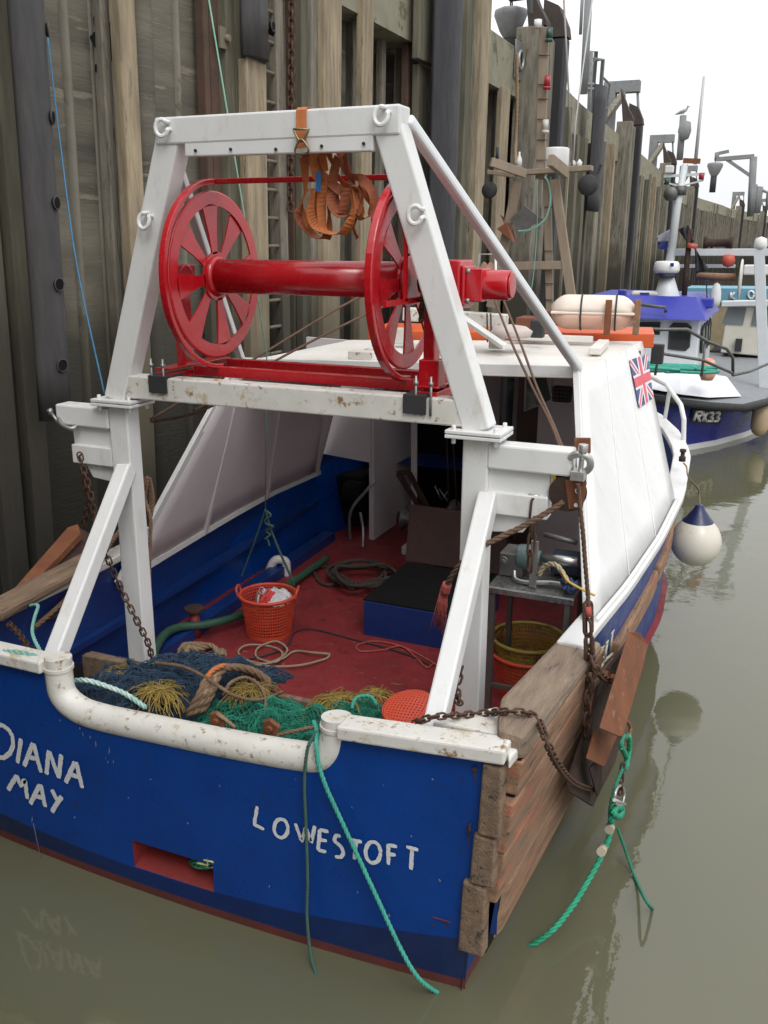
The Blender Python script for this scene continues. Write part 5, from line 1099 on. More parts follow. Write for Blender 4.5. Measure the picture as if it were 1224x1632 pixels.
# ---------------- nets and ropes in the stern pound
def sheetnet(q,nu,nv,amp,mat,label,name='fishing_net',th=.0034,seed=0,dome=.15,under=None):
    q=[V(p) for p in q]; t=thing(name,tuple((q[0]+q[2])/2-V((0,0,.1))),label,'net')
    def pt(u,v,lift=0):
        p=q[0].lerp(q[1],u).lerp(q[3].lerp(q[2],u),v); s=V((p.x*5+seed,p.y*5,seed))
        fold=abs(noise.noise(s))*1.6+noise.noise(s*2.3)*.7+noise.noise(s*5)*.3
        return p+V((noise.noise(s*3+V((9,0,0)))*.03,noise.noise(s*3+V((0,9,0)))*.03,amp*fold+dome*math.sin(math.pi*u)*math.sin(math.pi*v)+lift))
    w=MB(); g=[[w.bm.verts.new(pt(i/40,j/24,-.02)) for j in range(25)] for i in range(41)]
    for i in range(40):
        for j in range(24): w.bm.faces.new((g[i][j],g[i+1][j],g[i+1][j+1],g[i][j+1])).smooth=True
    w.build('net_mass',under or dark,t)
    for lay in range(2):
        w=MB(); g={}
        for i in range(nu+1):
            for j in range(nv+1):
                if (i+j)%2==0:
                    u,v=i/nu,j/nv; k=V((u*9+lay*5,v*9,seed)); 
                    u2=u+noise.noise(k)*.022; v2=v+noise.noise(k+V((4,4,4)))*.03
                    g[(i,j)]=w.bm.verts.new(pt(u2,v2,lay*.010+abs(noise.noise(k*1.5))*.012))
        for i in range(1,nu):
            for j in range(1,nv):
                if (i+j)%2==1: 
                    try: w.bm.faces.new((g[(i-1,j)],g[(i,j-1)],g[(i+1,j)],g[(i,j+1)]))
                    except Exception: pass
        o=w.build('net_mesh',mat,t); md=o.modifiers.new('w','WIREFRAME'); md.thickness=th*2; md.use_even_offset=False
    return t
def tuft(px,py,Z,n,L,label,seed,spread=1.0,dirx=0):
    c=at(px,py,Z=Z); rnd=random.Random(seed); w=MB()
    for k in range(n):
        an=rnd.uniform(0,2*math.pi); ck=k%9; an=ck*.698+rnd.uniform(-.35,.35); d=V((math.cos(an)*spread+dirx,math.sin(an)*spread*.7,rnd.uniform(.0,.5))).normalized(); l=L*rnd.uniform(.5,1.3); a=c+V((rnd.uniform(-.05,.05),rnd.uniform(-.05,.05),0))
        P=[a]
        for i in range(1,5): P.append(P[-1]+(d+V((rnd.uniform(-.55,.55),rnd.uniform(-.55,.55),-.34*i+rnd.uniform(-.3,.3)))).normalized()*l/4)
        w.tube(P,.0028,3,cap=False)
    w.build('frayed_twine',yel,label=label,cat='twine',group='frayed yellow twine')
def pound():
    w=MB(); w.span(-4.35,-1.95,4.68,4.73,.45,.84); w.build('pound_board',plank2,boat,bevel=.008)
    w=MB(); w.box(at(175,1068,Z=.9)+V((-.04,0,-.02)),(.32,.06,.22),rz=.1); w.build('pound_board',plank2,boat,bevel=.008)
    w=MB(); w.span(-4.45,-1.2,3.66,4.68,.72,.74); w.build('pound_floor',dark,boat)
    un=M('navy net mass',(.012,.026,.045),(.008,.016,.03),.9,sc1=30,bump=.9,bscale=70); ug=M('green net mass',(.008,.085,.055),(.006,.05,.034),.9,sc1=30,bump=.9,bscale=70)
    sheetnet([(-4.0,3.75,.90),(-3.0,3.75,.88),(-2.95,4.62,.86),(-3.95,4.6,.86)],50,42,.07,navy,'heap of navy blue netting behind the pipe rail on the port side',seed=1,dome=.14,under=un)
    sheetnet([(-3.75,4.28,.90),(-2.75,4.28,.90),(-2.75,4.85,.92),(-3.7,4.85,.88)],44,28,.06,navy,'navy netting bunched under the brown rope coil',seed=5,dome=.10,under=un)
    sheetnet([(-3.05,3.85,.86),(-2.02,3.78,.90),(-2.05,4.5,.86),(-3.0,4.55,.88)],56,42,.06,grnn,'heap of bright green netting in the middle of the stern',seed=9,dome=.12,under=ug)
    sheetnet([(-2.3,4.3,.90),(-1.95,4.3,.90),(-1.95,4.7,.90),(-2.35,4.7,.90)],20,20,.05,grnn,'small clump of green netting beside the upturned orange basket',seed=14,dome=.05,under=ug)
    for i,(px,py,z,n,L,l,dx) in enumerate(((190,1068,1.0,110,.14,'dull yellow frayed twine tuft against the foot of the left gantry post',-.2),(252,1098,1.08,170,.19,'yellow frayed twine tuft on the navy net in front of the left post',.3),(395,1095,1.05,130,.17,'yellow frayed twine tuft inside the brown rope coil',.2),(535,1112,.98,170,.17,'large yellow frayed twine tuft left of the upturned orange basket',-.2),(600,1104,.97,90,.15,'yellow frayed twine tuft touching the upturned orange basket',0),(500,1136,.98,70,.15,'straggling yellow twine tuft beside the green netting',-.6))):
        tuft(px,py,z,n,L,l,seed=20+i,dirx=dx)
    # brown rope coil
    t=thing('rope_coil',tuple(at(350,1100,Z=.95)),'thick brown rope coil lying over the nets in the stern','rope')
    for k in range(5):
        w=MB(); o=k*5; P=[at(300+o*1.1,1140-o*.3,Z=1.02),at(318+o,1108-o*.3,Z=1.14),at(332+o,1080-o*.5,Z=1.2),at(352+o*1.2,1064,Z=1.16),at(385+o,1066+o*.2,Z=1.10),at(412+o*.8,1082+o*.3,Z=1.02),at(425-o*.2,1105,Z=.96)]
        w.rope(smooth(P,8),.027); w.build('rope_turn',manr if k%2 else brnr,t)
    rp('seizing',[at(330,1080,Z=1.22),at(340,1068,Z=1.24),at(358,1060,Z=1.24)],.016,MC['orange webbing'],'short orange seizing around the thick brown rope coil',cat='cord')
    rp('stray_rope',[at(247,1056,Z=1.05),at(290,1062,Z=1.12),at(325,1078,Z=1.20),at(352,1096,Z=1.22),at(375,1110,Z=1.15),at(412,1116,Z=1.05),at(450,1103,Z=.95)],.012,brnr,'thin brown rope crossing over the big coil towards the deck')
    rp('stray_rope',[at(360,1100,Z=1.15),at(368,1088,Z=1.18),at(392,1080,Z=1.16),at(415,1095,Z=1.08),at(424,1120,Z=1.02),at(415,1148,Z=1.0)],.012,brnr,'brown rope bight hanging down from the coil onto the green net')
    rp('stray_rope',[at(440,1172,Z=1.08),at(470,1165,Z=1.10),at(505,1158,Z=1.08)],.012,brnr,'brown rope end on the green net near the teal rope')
    rp('stray_rope',[at(338,1136,Z=1.10),at(352,1142,Z=1.12),at(375,1160,Z=1.06)],.012,manr,'tan rope end tied through the rusty net iron')
    rp('stray_rope',[at(560,1130,Z=1.0),at(568,1112,Z=1.05),at(590,1110,Z=1.05),at(600,1124,Z=1.0)],.012,tealr,'small teal rope bight between green net and upturned basket')
    for i,(px,py,l) in enumerate(((345,1150,'rusty iron fitting half under the green net'),(430,1162,'rusty iron fitting near the pipe rail on the green net'))):
        w=MB(); p=at(px,py,Z=1.08); w.prism([p+V(a) for a in ((-.05,0,-.05),(.05,-.02,-.06),(.06,0,.02),(.0,0,.05),(-.05,.01,.03))],(.0,.02,.01)); w.cyl(p+V((0,-.02,0)),p+V((0,.03,0)),.022,10); w.build('net_iron',rust,label=l,cat='iron fitting',bevel=.004)
    # coil on deck behind the heap
    t=thing('rope_coil',tuple(at(320,1040,Z=.45)),'flat tan rope coil on the red deck behind the nets','rope')
    w=MB()
    for k in range(5): 
        c=at(322,1040,Z=.60+.02*k); P=[c+V((math.cos(a)*(.20-.02*k),math.sin(a)*(.10),.02*math.sin(3*a+k))) for a in [i*math.pi/8 for i in range(16)]]; w.rope(smooth(P,3,closed=True),.022)
    w.build('rope_turn',manr,t)
    # ropes on deck
    w=MB(); rnd=random.Random(31); P=[at(x,y,Z=.462+.012*(i%3)) for i,(x,y) in enumerate(((520,1050),(525,1043),(500,1040),(470,1038),(450,1050),(420,1058),(390,1050),(380,1038),(395,1028),(430,1030),(450,1040),(440,1055),(410,1048),(412,1032),(440,1022),(458,1035),(445,1050),(415,1060),(395,1055),(430,1062),(480,1060),(520,1050)))]; w.rope(smooth(P,6),.0095); w.build('deck_line',M('beige line',(.34,.27,.19),(.26,.2,.14),.85,bump=.4),label='tangled beige line on the red deck in front of the orange basket',cat='rope')
    rp('deck_line',[at(245,1052,Z=.62),at(300,1048,Z=.5),at(380,1052,Z=.47),at(450,1035,Z=.46),at(470,1008,Z=.46),at(500,1003,Z=.46),at(560,1018,Z=.46),at(640,1040,Z=.46),at(690,1062,Z=.46)],.008,M('black cord',(.03,.03,.035),rough=.7),'long thin black cord snaking across the red deck')
    rp('deck_line',[at(700,1063,Z=.47),at(680,1050,Z=.46),at(640,1030,Z=.46),at(600,1022,Z=.46),at(570,1028,Z=.46),at(575,1038,Z=.46),at(610,1036,Z=.46),at(640,1030,Z=.465),at(665,1050,Z=.46),at(680,1064,Z=.46),at(690,1058,Z=.46)],.008,MC['faded red twine'],'faded red line looped on the deck in front of the blue hatch')
    w=MB(); rnd=random.Random(2); P=[]
    for i in range(44):
        a=i*.9; P.append(at(575+55*math.cos(a)*rnd.uniform(.5,1.1),915+22*math.sin(a)*rnd.uniform(.5,1.1),Z=.49+.003*i))
    w.rope(smooth(P,5),.018); w.tube
    w.build('rope_heap',M('dark tarred rope',(.06,.045,.035),(.04,.03,.025),.9,bump=.4),label='dark tarred rope heap on the deck left of the hatch',cat='rope')
    rp('deck_line',[at(560,925,Z=.48),at(520,932,Z=.47),at(502,915,Z=.47),at(510,903,Z=.47),at(545,905,Z=.48)],.018,MC['dark tarred rope'],'dark rope bight reaching out of the tarred heap toward the port side')
    w=MB(); rnd=random.Random(6)
    for c0,mt in (((-2.66,3.72,.27),0),):
        pass
    w.tube(smooth([at(300+rnd.uniform(0,40),1372+rnd.uniform(-6,12),Y=3.60+rnd.uniform(0,.08)) for _ in range(40)],4),.005,4); w.build('net_scrap',grnn,label='green twine scrap caught in the red freeing port',cat='twine')
    w=MB(); w.tube(smooth([at(310+rnd.uniform(0,32),1375+rnd.uniform(-5,9),Y=3.595+rnd.uniform(0,.06)) for _ in range(18)],4),.005,4); w.build('net_scrap',M('pale yellow twine',(.45,.50,.20),rough=.8),label='pale yellow twine scrap caught in the red freeing port',cat='twine')
    # chain and shackles heap in the starboard corner
    rp('chain',[at(700,1100,Y=4.3),at(712,1120,Y=4.25),at(722,1105,Y=4.3),at(732,1120,Y=4.25),at(728,1095,Y=4.35),at(735,1070,Y=4.4)],0,chainm,'rusty chain bunched between the right brace and right post','chain',kind='chain',ll=.06,wr=.007,wd=.034)
pound()
#@@FAR
# ---------------- gear on the shelter roof and the mast
def roofgear():
    t=thing('roof_gallows',(-2.6,7.9,2.78),'white box section frame on the shelter roof carrying a wooden sheave','frame')
    w=MB(); Y=8.1; a=at(645,500,Y=Y); b=at(808,512,Y=Y); w.beam(a,b,.12,.12); w.build('cross_beam',whitew,t,bevel=.01)
    w=MB(); p=at(793,512,Y=Y); w.span(p.x-.06,p.x+.06,Y-.06,Y+.06,2.78,p.z-.06); w.build('post',whitew,t,bevel=.01)
    w=MB(); p=at(640,512,Y=Y); w.span(p.x-.06,p.x+.06,Y-.06,Y+.06,2.78,p.z-.06); w.build('post',whitew,t,bevel=.01)
    w=MB(); w.beam(at(735,505,Y=Y-.05),at(805,553,Y=Y-.4),.05,.05); w.build('brace',white,t,bevel=.006)
    w=MB(); w.span(-2.75,-2.55,7.55,7.85,2.782,2.80); w.build('roof_slot',dark,t)
    w=MB(); P=[at(762,478,Y=8.0),at(765,405,Y=8.0),at(790,405,Y=8.0),at(790,478,Y=8.0)]; w.tube(P,.012,6); w.build('sheave_bracket',white,t)
    w=MB(); c=at(776,445,Y=8.0); w.lathe(c,[(.06,-.03),(.15,-.03),(.12,0),(.15,.03),(.06,.03)],24,axis='X'); w.build('sheave',plank,t)
    w=MB()
    for k,(x,y) in enumerate(((776,500),(782,500),(693,505),(700,505))): w.tube([at(x,y,Y=8.0),at(x+1,545,Y=7.8)],.008,5)
    w.build('trawl_warp',rustd,label='dark wires dropping from the roof frame into the roof slots',cat='wire')
    # liferaft
    t=thing('life_raft',(-1.65,8.95,2.88),'white and faded orange life raft canister strapped on the orange roof','life raft')
    c=at(944,512,Y=8.95); c.z=3.07; L=.39; r=.155
    T=Matrix.Rotation(R(8),3,'Z')
    def cap(z0,z1,mat,nm):
        w=MB(); rows=[]
        for i in range(21):
            u=-1+2*i/20; rr=r*(1-max(0,abs(u)-.62)**2*4.2) ; row=[]
            for k in range(13):
                a=math.pi*k/12; row.append(w.bm.verts.new(c+T@V((u*L,rr*1.05*math.cos(a),(rr*math.sin(a)*z1)+z0))))
            rows.append(row)
        for A,B in zip(rows,rows[1:]):
            for k in range(12): w.bm.faces.new((A[k],A[k+1],B[k+1],B[k])).smooth=True
            w.bm.faces.new((A[-1],A[0],B[0],B[-1]))
        w.bm.faces.new(rows[0]); w.bm.faces.new(rows[-1]); return w.build(nm,mat,t)
    cap(.008,1,M('raft white',(.72,.64,.56),(.66,.56,.48),.5,bump=.1),'upper_shell'); cap(-.008,-1,M('raft faded orange',(.70,.36,.26),(.62,.42,.33),.5,sc1=3,bump=.1,spots=(.3,.2,.15),spot_lo=.7),'lower_shell')
    w=MB(); P=[(-L-.01,-r),(L+.01,-r),(L+.01,r),(-L-.01,r)]; w.prism([c+T@V((x*(.97),y*1.1,-.012)) for x,y in P],(0,0,.024)); w.build('seam_flange',MC['raft white'],t,bevel=.01)
    for u in (-.27,.55,):
        w=MB(); P=[c+T@V((u*L,r*1.12*math.cos(a),r*1.07*math.sin(a))) for a in [k*math.pi/12 for k in range(24)]]; w.tube(P,.009,6,closed=True); w.build('strap',blackp,t)
    for px,l in ((967,'rusty post in front of the life raft'),(1013,'brown post at the right end of the life raft')):
        w=MB(); p=at(px,530,Z=2.9); w.beam(p-V((0,0,.02)),p+V((0,0,.30)),.055,.05); w.build('raft_post',rust if px<1000 else plank,label=l,cat='post',bevel=.005)
    w=MB(); p=at(851,515,Z=2.95); w.box(p,(.30,.28,.12)); w.box(p+V((.1,.05,.1)),(.14,.2,.05)); w.build('wooden_crate',M('crate brown',(.20,.07,.03),(.14,.05,.03),.8,bump=.5),label='reddish brown crate on the orange roof beside the mast foot',cat='crate',bevel=.01)
    w=MB(); w.lathe(at(813,533,Z=2.92),[(0,-.02),(.18,-.02),(.2,.03),(.14,.07),(0,.09)],20); w.build('folded_tarp',M('pale tarp',(.55,.48,.45),(.45,.38,.35),.7,bump=.6),label='pale folded tarp on the orange roof left of the life raft',cat='tarp')
    w=MB(); w.box(at(857,524,Z=2.94),(.12,.1,.16)); w.build('battery_box',blackp,label='small black box in front of the brown crate on the roof',cat='box',bevel=.01)
    # timber A frame mast
    t=thing('timber_mast',(-2.75,11.5,2.0),'bare timber A frame mast with crosstree behind the shelter roof','mast')
    tim=M('planed timber',(.27,.215,.155),(.21,.165,.12),.75,sc1=5,stretch=(3,3,.5),bump=.4,bscale=24,spots=(.16,.11,.08),spot_lo=.68)
    g=lambda x,y,Y=11.5: at(x,y,Y=Y)
    w=MB(); w.beam(g(826,286),g(782,490),.11,.07); w.build('leg',tim,t,bevel=.006)
    w=MB(); w.beam(g(884,286),g(913,490),.11,.07); w.build('leg',tim,t,bevel=.006)
    w=MB(); w.beam(g(877,520,11.6),g(872,282,11.6),.09,.07); w.beam(g(861,286,11.6),g(868,44,11.6),.11,.07); w.build('mast_pole',tim,t,bevel=.006)
    w=MB(); w.beam(g(812,424),g(908,422),.10,.05,side=(0,0,1)); w.build('cross_rail',tim,t,bevel=.005)
    w=MB(); w.beam(g(818,276),g(944,268),.06,.16,side=(0,0,1)); w.beam(g(778,274,11.4),g(820,280,11.4),.05,.1,side=(0,0,1)); w.build('crosstree',tim,t,bevel=.006)
    w=MB(); w.beam(g(782,258,11.0),g(838,277,11.3),.10,.06,side=(0,0,1)); w.build('fore_arm',tim,t,bevel=.006)
    w=MB(); w.beam(g(877,255,11.0),g(903,276,11.4),.13,.07,side=(0,0,1)); w.build('fore_arm',tim,t,bevel=.006)
    for y in (88,135,158,190,223,255): w=MB(); w.tube([g(855+(255-y)*.02,y,11.55),g(872+(255-y)*.02,y,11.55)],.006,4); w.build('lashing',blackp,t)
    for y in (330,400,452,478): w=MB(); w.tube([g(868,y,11.55),g(882,y,11.55)],.006,4); w.build('lashing',blackp,t)
    for px,py,cc,nm in ((875,62,'green','green'),(872,138,'red','red'),(869,208,'white','white')):
        w=MB(); p=g(px,py,11.5); w.cyl(p,p+V((0,0,.12)),.035,14); w.cyl(p+V((0,0,-.03)),p,.045,14); w.build('navigation_light',M('lamp '+cc,{'green':(.02,.08,.06),'red':(.35,.02,.03),'white':(.5,.5,.46)}[cc],rough=.3),t)
    w=MB(); p=g(857,45,11.5); w.cyl(p,p+V((0,0,.09)),.045,14); w.build('masthead_light',white,t)
    w=MB(); p=g(885,272,11.7); w.cyl(p,p+V((0,0,.26)),.155,32); w.build('white_tub',white,label='round white tub standing on the timber crosstree',cat='tub',bevel=.02)
    w=MB(); p=g(827,266,11.4); w.lathe(p,[(.035,0),(.035,.08),(.012,.14),(.012,.17)],14); w.build('squeeze_bottle',white,label='small white bottle on the left of the timber crosstree',cat='bottle')
    w=MB(); p=g(792,255,11.2); w.cyl(p,p+V((0,0,.14)),.02,10); w.build('small_beacon',blackp,label='small dark beacon on the left fore arm of the timber mast',cat='beacon')
    w=MB(); p=g(913,266,11.5); w.lathe(p,[(.035,0),(.04,.03),(.02,.07),(.0,.075)],14); w.tube([p+V((0,0,.05)),p+V((0,0,.5)),g(948,-30,11.5)],.010,6); w.build('whip_aerial',M('aerial grey',(.5,.5,.5),rough=.4),label='long thin grey whip aerial leaning right from the crosstree',cat='aerial')
    w=MB(); p=g(912,266,11.45); w.tube([p,g(904,100,11.45),g(897,-30,11.45)],.012,6); w.build('whip_aerial',M('aerial grey2',(.3,.28,.26),rough=.5),label='brownish aerial pole leaning left from the crosstree',cat='aerial')
    w=MB(); p=g(923,266,11.5); w.lathe(p,[(.03,0),(.035,.05),(0,.09)],12); w.build('dome_antenna',white,label='tiny white dome at the right end of the crosstree',cat='antenna')
    w=MB(); w.lathe(g(780,303,11.4),[(.001,-.03),(.085,-.03),(.10,0),(.085,.03),(.001,.03)],20,axis='Y'); w.build('black_float',blackp,label='black round float hanging under the left end of the crosstree',cat='float')
    w=MB(); w.lathe(g(937,295,11.4),[(.001,-.04),(.10,-.04),(.12,0),(.10,.04),(.001,.04)],20,axis='Y'); w.beam(g(952,278,11.35),g(958,262,11.35),.03,.03); w.build('search_light',blackp,label='black search light under the right end of the crosstree',cat='lamp')
    # anchor like steel vanes hanging in the frame
    t=thing('hanging_anchor',tuple(g(830,385)),'rusty anchor with grey flukes hanging inside the timber frame','anchor')
    w=MB(); w.prism([g(797,342),g(812,352),g(822,382),g(818,386)],(0,.02,0)); w.prism([g(797,365),g(812,355),g(822,385)],(0,-.15,0)); w.build('shank',rust,t)
    w=MB(); w.prism([g(812,350,11.4),g(836,328,11.4),g(865,350,11.4),g(830,368,11.4)],(0,.03,0)); w.build('fluke',galvd,t)
    rp('green_line',[g(826,368,11.35),g(845,366,11.35),g(868,350,11.35),g(877,320,11.35),g(874,292,11.35),g(868,282,11.35)],.012,palet,'pale green line looped from the crosstree to the anchor fluke')
    rp('green_line',[g(856,285,11.4),g(856,360,11.4),g(850,440,11.4),g(843,480,11.4)],.006,palet,'thin pale green line hanging straight inside the timber frame')
    rp('mooring_rope',[wallpt(824,85,.1),wallpt(824,110,.12),wallpt(824,165,.15),wallpt(822,230,.2),at(822,262,X=-5.0)],.035,manr,'knotted grey rope hanging from the ring on the concrete cap')
    w=MB(); p=wallpt(824,95,.03); w.box(p,(.03,.5,.7)); w.tube([p+V((.05,math.cos(a)*.17,math.sin(a)*.17)) for a in [k*math.pi/8 for k in range(16)]],.035,6,closed=True); w.build('ring_plate',galv,quay)
roofgear()
# ---------------- blue boat with number on the bow
def farboats():
    navyh=M('royal blue gelcoat',(.020,.028,.24),(.017,.023,.20),.25,bump=.03,coat=.3); cream=M('cream gelcoat',(.62,.60,.52),(.56,.54,.46),.4,bump=.05)
    pale=M('pale grey gelcoat',(.58,.61,.63),(.52,.55,.57),.35,bump=.04); bright=M('blue roof gelcoat',(.035,.045,.36),(.03,.038,.30),.4,bump=.04)
    t=thing('fishing_boat',(-2.4,18,0),'dark blue boat with white number on its bow moored ahead','fishing boat')
    G=[V(p) for p in ((-4.3,20,1.0),(-3.9,18.5,1.05),(-3.2,17.5,1.08),(-2.5,17.1,1.08))]+[at(1040,632,Z=1.05),at(1085,639,Z=1.0),at(1130,644,Z=.95),at(1183,647,Z=.9),at(1224,637,Z=.9)]+[V(p) for p in ((.15,21.5,.9),(.25,23.5,.9),(.25,26.5,.9),(-4.6,26.5,.9),(-4.6,21,1.0))]
    Wl=[(-3.9,20.5),(-3.6,19.2),(-3.1,18.2),(-2.3,17.5),(-1.75,17.35),(-1.43,17.45),(-.94,18.2),(-.45,19.3),(-.15,20.25),(0,21.5),(.1,23.5),(.1,26.4),(-4.5,26.4),(-4.4,21.5)]
    w=MB(); rows=[]
    for (gx,gy,gz),(wx,wy) in zip(G,Wl):
        row=[]
        for k in range(7):
            f=k/6; e=f**.75; row.append(w.bm.verts.new((gx+(wx-gx)*e,gy+(wy-gy)*e,(gz-.11)*(1-f)+.11)))
        row.append(w.bm.verts.new((wx,wy,-.3))); rows.append(row)
    n=len(rows)
    for i in range(n):
        A,B=rows[i],rows[(i+1)%n]
        for k in range(7): f=w.bm.faces.new((A[k],A[k+1],B[k+1],B[k])); f.smooth=True; f.material_index=0 if k<6 else 1
    w.build('hull',[navyh,MC['white paint']],t)
    w=MB(); w.tube([V((gx+(.03 if gx>-2.4 else -.03),gy-.03,gz-.03)) for gx,gy,gz in G],.075,8,closed=True); w.build('rubbing_band',blackp,t)
    w=MB(); w.face([(gx,gy,gz-.02) for gx,gy,gz in G]); w.build('deck',M('grey deck',(.24,.25,.26),(.2,.21,.22),.7,bump=.3),t)
    # raised white foredeck moulding
    F_=[(-4.0,19.0,1.05),(-3.5,18.0,1.08),(-2.7,17.3,1.08)]+[tuple(at(*q)) for q in ()]+[tuple(at(1040,621,Z=1.08)),tuple(at(1085,629,Z=1.03)),tuple(at(1130,634,Z=.99)),tuple(at(1182,632,Z=.93)),(-.75,19.3,.93),(-4.0,19.3,1.0)]
    T_=[(-3.9,19.1,1.35),(-3.3,18.6,1.38),(-2.6,18.3,1.40)]+[tuple(at(1040,592,Z=1.38)),tuple(at(1085,595,Z=1.34)),tuple(at(1125,598,Z=1.28)),tuple(at(1158,600,Z=1.2)),(-1.3,19.6,1.2),(-3.9,19.6,1.3)]
    w=MB(); w.hexa(F_,T_); w.build('foredeck',M('white gelcoat',(.70,.71,.74),(.66,.67,.70),.35,bump=.04),t,bevel=.02)
    # wheelhouse
    Y0=19.0; c0=at(1108,600,Y=Y0); c1=at(1124,505,Y=Y0+.1)
    zb=1.2; zt=c1.z
    x1=c0.x; xl=-3.7; back=21.6
    w=MB(); w.hexa([(xl,Y0,zb),(x1,Y0,zb),(x1+.05,back,zb),(xl,back,zb)],[(xl,Y0+.12,zt),(x1-.03,Y0+.12,zt),(x1+.02,back,zt),(xl,back,zt)]); w.build('wheelhouse',pale,t,bevel=.02)
    w=MB(); w.hexa([(xl,Y0-.03,zb-.2),(x1+.03,Y0-.03,zb-.2),(x1+.08,back,zb-.2),(xl,back,zb-.2)],[(xl,Y0-.03,zb+.02),(x1+.03,Y0-.03,zb+.02),(x1+.08,back,zb+.02),(xl,back,zb+.02)]); w.build('wheelhouse_skirt',navyh,t)
    w=MB(); R0=[(xl-.2,Y0-.25,zt-.05),(x1+.12,Y0-.25,zt-.05),(x1+.15,back+.3,zt-.05),(xl-.2,back+.3,zt-.05)]; R1=[(xl,Y0+.35,zt+.36),(x1-.15,Y0+.35,zt+.36),(x1-.12,back,zt+.36),(xl,back,zt+.36)]
    w.hexa(R0,R1); rf=w.build('wheelhouse_roof',bright,t,bevel=.02)
    def win(pts,nm='window'):
        w=MB(); d=(V(pts[1])-V(pts[0])).cross(V(pts[2])-V(pts[0])).normalized(); d=d if d.y<0 or d.x>0 else -d
        d=-d if d.dot(EYE-V(pts[0]))<0 else d
        w.prism([V(p)+d*.004 for p in pts],d*.012); o=w.build(nm,glass('dark glass'),t)
        w=MB(); w.tube([V(p)+d*.012 for p in pts],.022,6,closed=True); w.build('frame',blackp,o)
    fz=lambda z:Y0+.12*(z-zb)/(zt-zb)-.005
    def fp(px,py): 
        p=at(px,py,Y=Y0); p=at(px,py,Y=fz(p.z)); return p
    win([fp(*q) for q in ((1066,556),(1068,522),(1074,516),(1095,517),(1101,521),(1098,553),(1092,558),(1072,556))])
    win([fp(*q) for q in ((1020,515),(1052,515),(1051,532),(1020,532))])
    for y0,y1 in ((19.35,19.85),(20.1,20.55),(20.8,21.2)):
        sx=lambda z:x1+.02+.005-.03*(z-zb)/(zt-zb)*0
        win([(x1+.03,y0,zb+.42),(x1+.035,y1,zb+.40),(x1+.02,y1+.02,zt-.28),(x1+.02,(y0+y1)/2,zt-.17),(x1+.01,y0+.03,zt-.28)])
    # roof rail
    w=MB(); a=at(1007,484,Y=18.75); b=at(1060,490,Y=18.75); w.tube([at(1007,494,Y=18.8),a,b,at(1061,497,Y=18.8)],.035,8); w.build('grab_rail',galvd,t)
    # pulpit rails
    w=MB(); g=lambda x,y,Y: at(x,y,Y=Y)
    w.tube([g(1005,524,15.2),g(1055,525,15.2),g(1095,525,15.5),g(1127,544,16),g(1158,556,16.6),g(1168,570,17),g(1168,596,17.1)],.028,8)
    w.tube([g(1045,565,15.1),g(1052,563,15.1),g(1120,574,15.9),g(1166,594,16.9),g(1168,598,17)],.025,8)
    w.tube([g(1124,546,16),g(1118,600,15.9)],.022,6); w.tube([g(1050,564,15.1),g(1044,598,15.1)],.022,6); w.tube([g(1168,598,17),g(1195,592,17.8),g(1224,580,18.5)],.025,6)
    w.build('pulpit_rail',galvd,t)
    # number plate
    w=MB(); 
    def hsurf(px,py):
        best=None
        for i in range(3,9):
            for s_ in range(24):
                f=s_/23; 
                for k in range(12):
                    e0=k/11; e=e0**.75
                    gx=G[i][0]+(G[i+1][0]-G[i][0])*f; gy=G[i][1]+(G[i+1][1]-G[i][1])*f; gz=G[i][2]+(G[i+1][2]-G[i][2])*f
                    wx=Wl[i][0]+(Wl[i+1][0]-Wl[i][0])*f; wy=Wl[i][1]+(Wl[i+1][1]-Wl[i][1])*f
                    p=V((gx+(wx-gx)*e,gy+(wy-gy)*e,(gz-.11)*(1-e0)+.11))
                    d=p-EYE; zc=d.dot(fw); X_=612+F*d.dot(rt)/zc; Y_=816-F*d.dot(up)/zc
                    q=(X_-px)**2+(Y_-py)**2
                    if best is None or q<best[0]: best=(q,p)
        return best[1]
    A=hsurf(1108,664).y; pA=at(1100,672,Y=hsurf(1100,672).y-.06); pB=at(1146,676,Y=hsurf(1146,676).y-.06); pC=at(1152,655,Y=hsurf(1152,655).y-.06); pD=at(1104,652,Y=hsurf(1104,652).y-.06)
    w.prism([pA,pB,pC,pD],(.01,-.012,0)); pl=w.build('number_plate',blackp,t)
    def bp(px,py):
        u=(px-1102)/(1150-1102); v=(674-py)/21; return at(px,py,Y=(pA.y*(1-u)+pB.y*u)*(1-v)+(pD.y*(1-u)+pC.y*u)*v-.07)
    w=MB()
    for ln in ([(1106,670),(1111,656)],[(1111,656),(1118,656),(1119,660),(1115,663),(1110,663)],[(1112,663),(1115,671)],[(1119,671),(1128,657)],[(1121,657),(1125,671)],[(1130,658),(1136,657),(1137,660),(1133,664),(1136,667),(1134,671),(1127,671)],[(1140,658),(1146,657),(1147,660),(1143,664),(1146,667),(1143,671),(1137,671)]):
        w.tube([bp(*q) for q in ln],.033,4)
    w.build('boat_number',white,pl)
    # gear on the foredeck
    w=MB(); rnd=random.Random(4); c=at(1075,590,Y=16.9)
    for k in range(9): w.tube(smooth([c+V((rnd.uniform(-.75,.55)+.25*math.cos(a),rnd.uniform(-.1,.1)+.3*math.sin(a),.03*k*.3)) for a in [i*math.pi/4 for i in range(8)]],4,closed=True),.028,5,closed=True)
    w.build('green_rope_heap',tealr,label='teal rope heap on the foredeck of the dark blue boat',cat='rope')
    w=MB(); p=at(1128,590,Y=17.6); w.lathe(p,[(.10,-.18),(.14,-.1),(.15,.05),(.10,.18),(.02,.22)],16); w.build('orange_float',M('float orange',(.75,.16,.06),(.70,.5,.42),.5,sc1=14),label='orange float on the side deck of the dark blue boat',cat='float')
    # mast with radar
    Ym=19.6
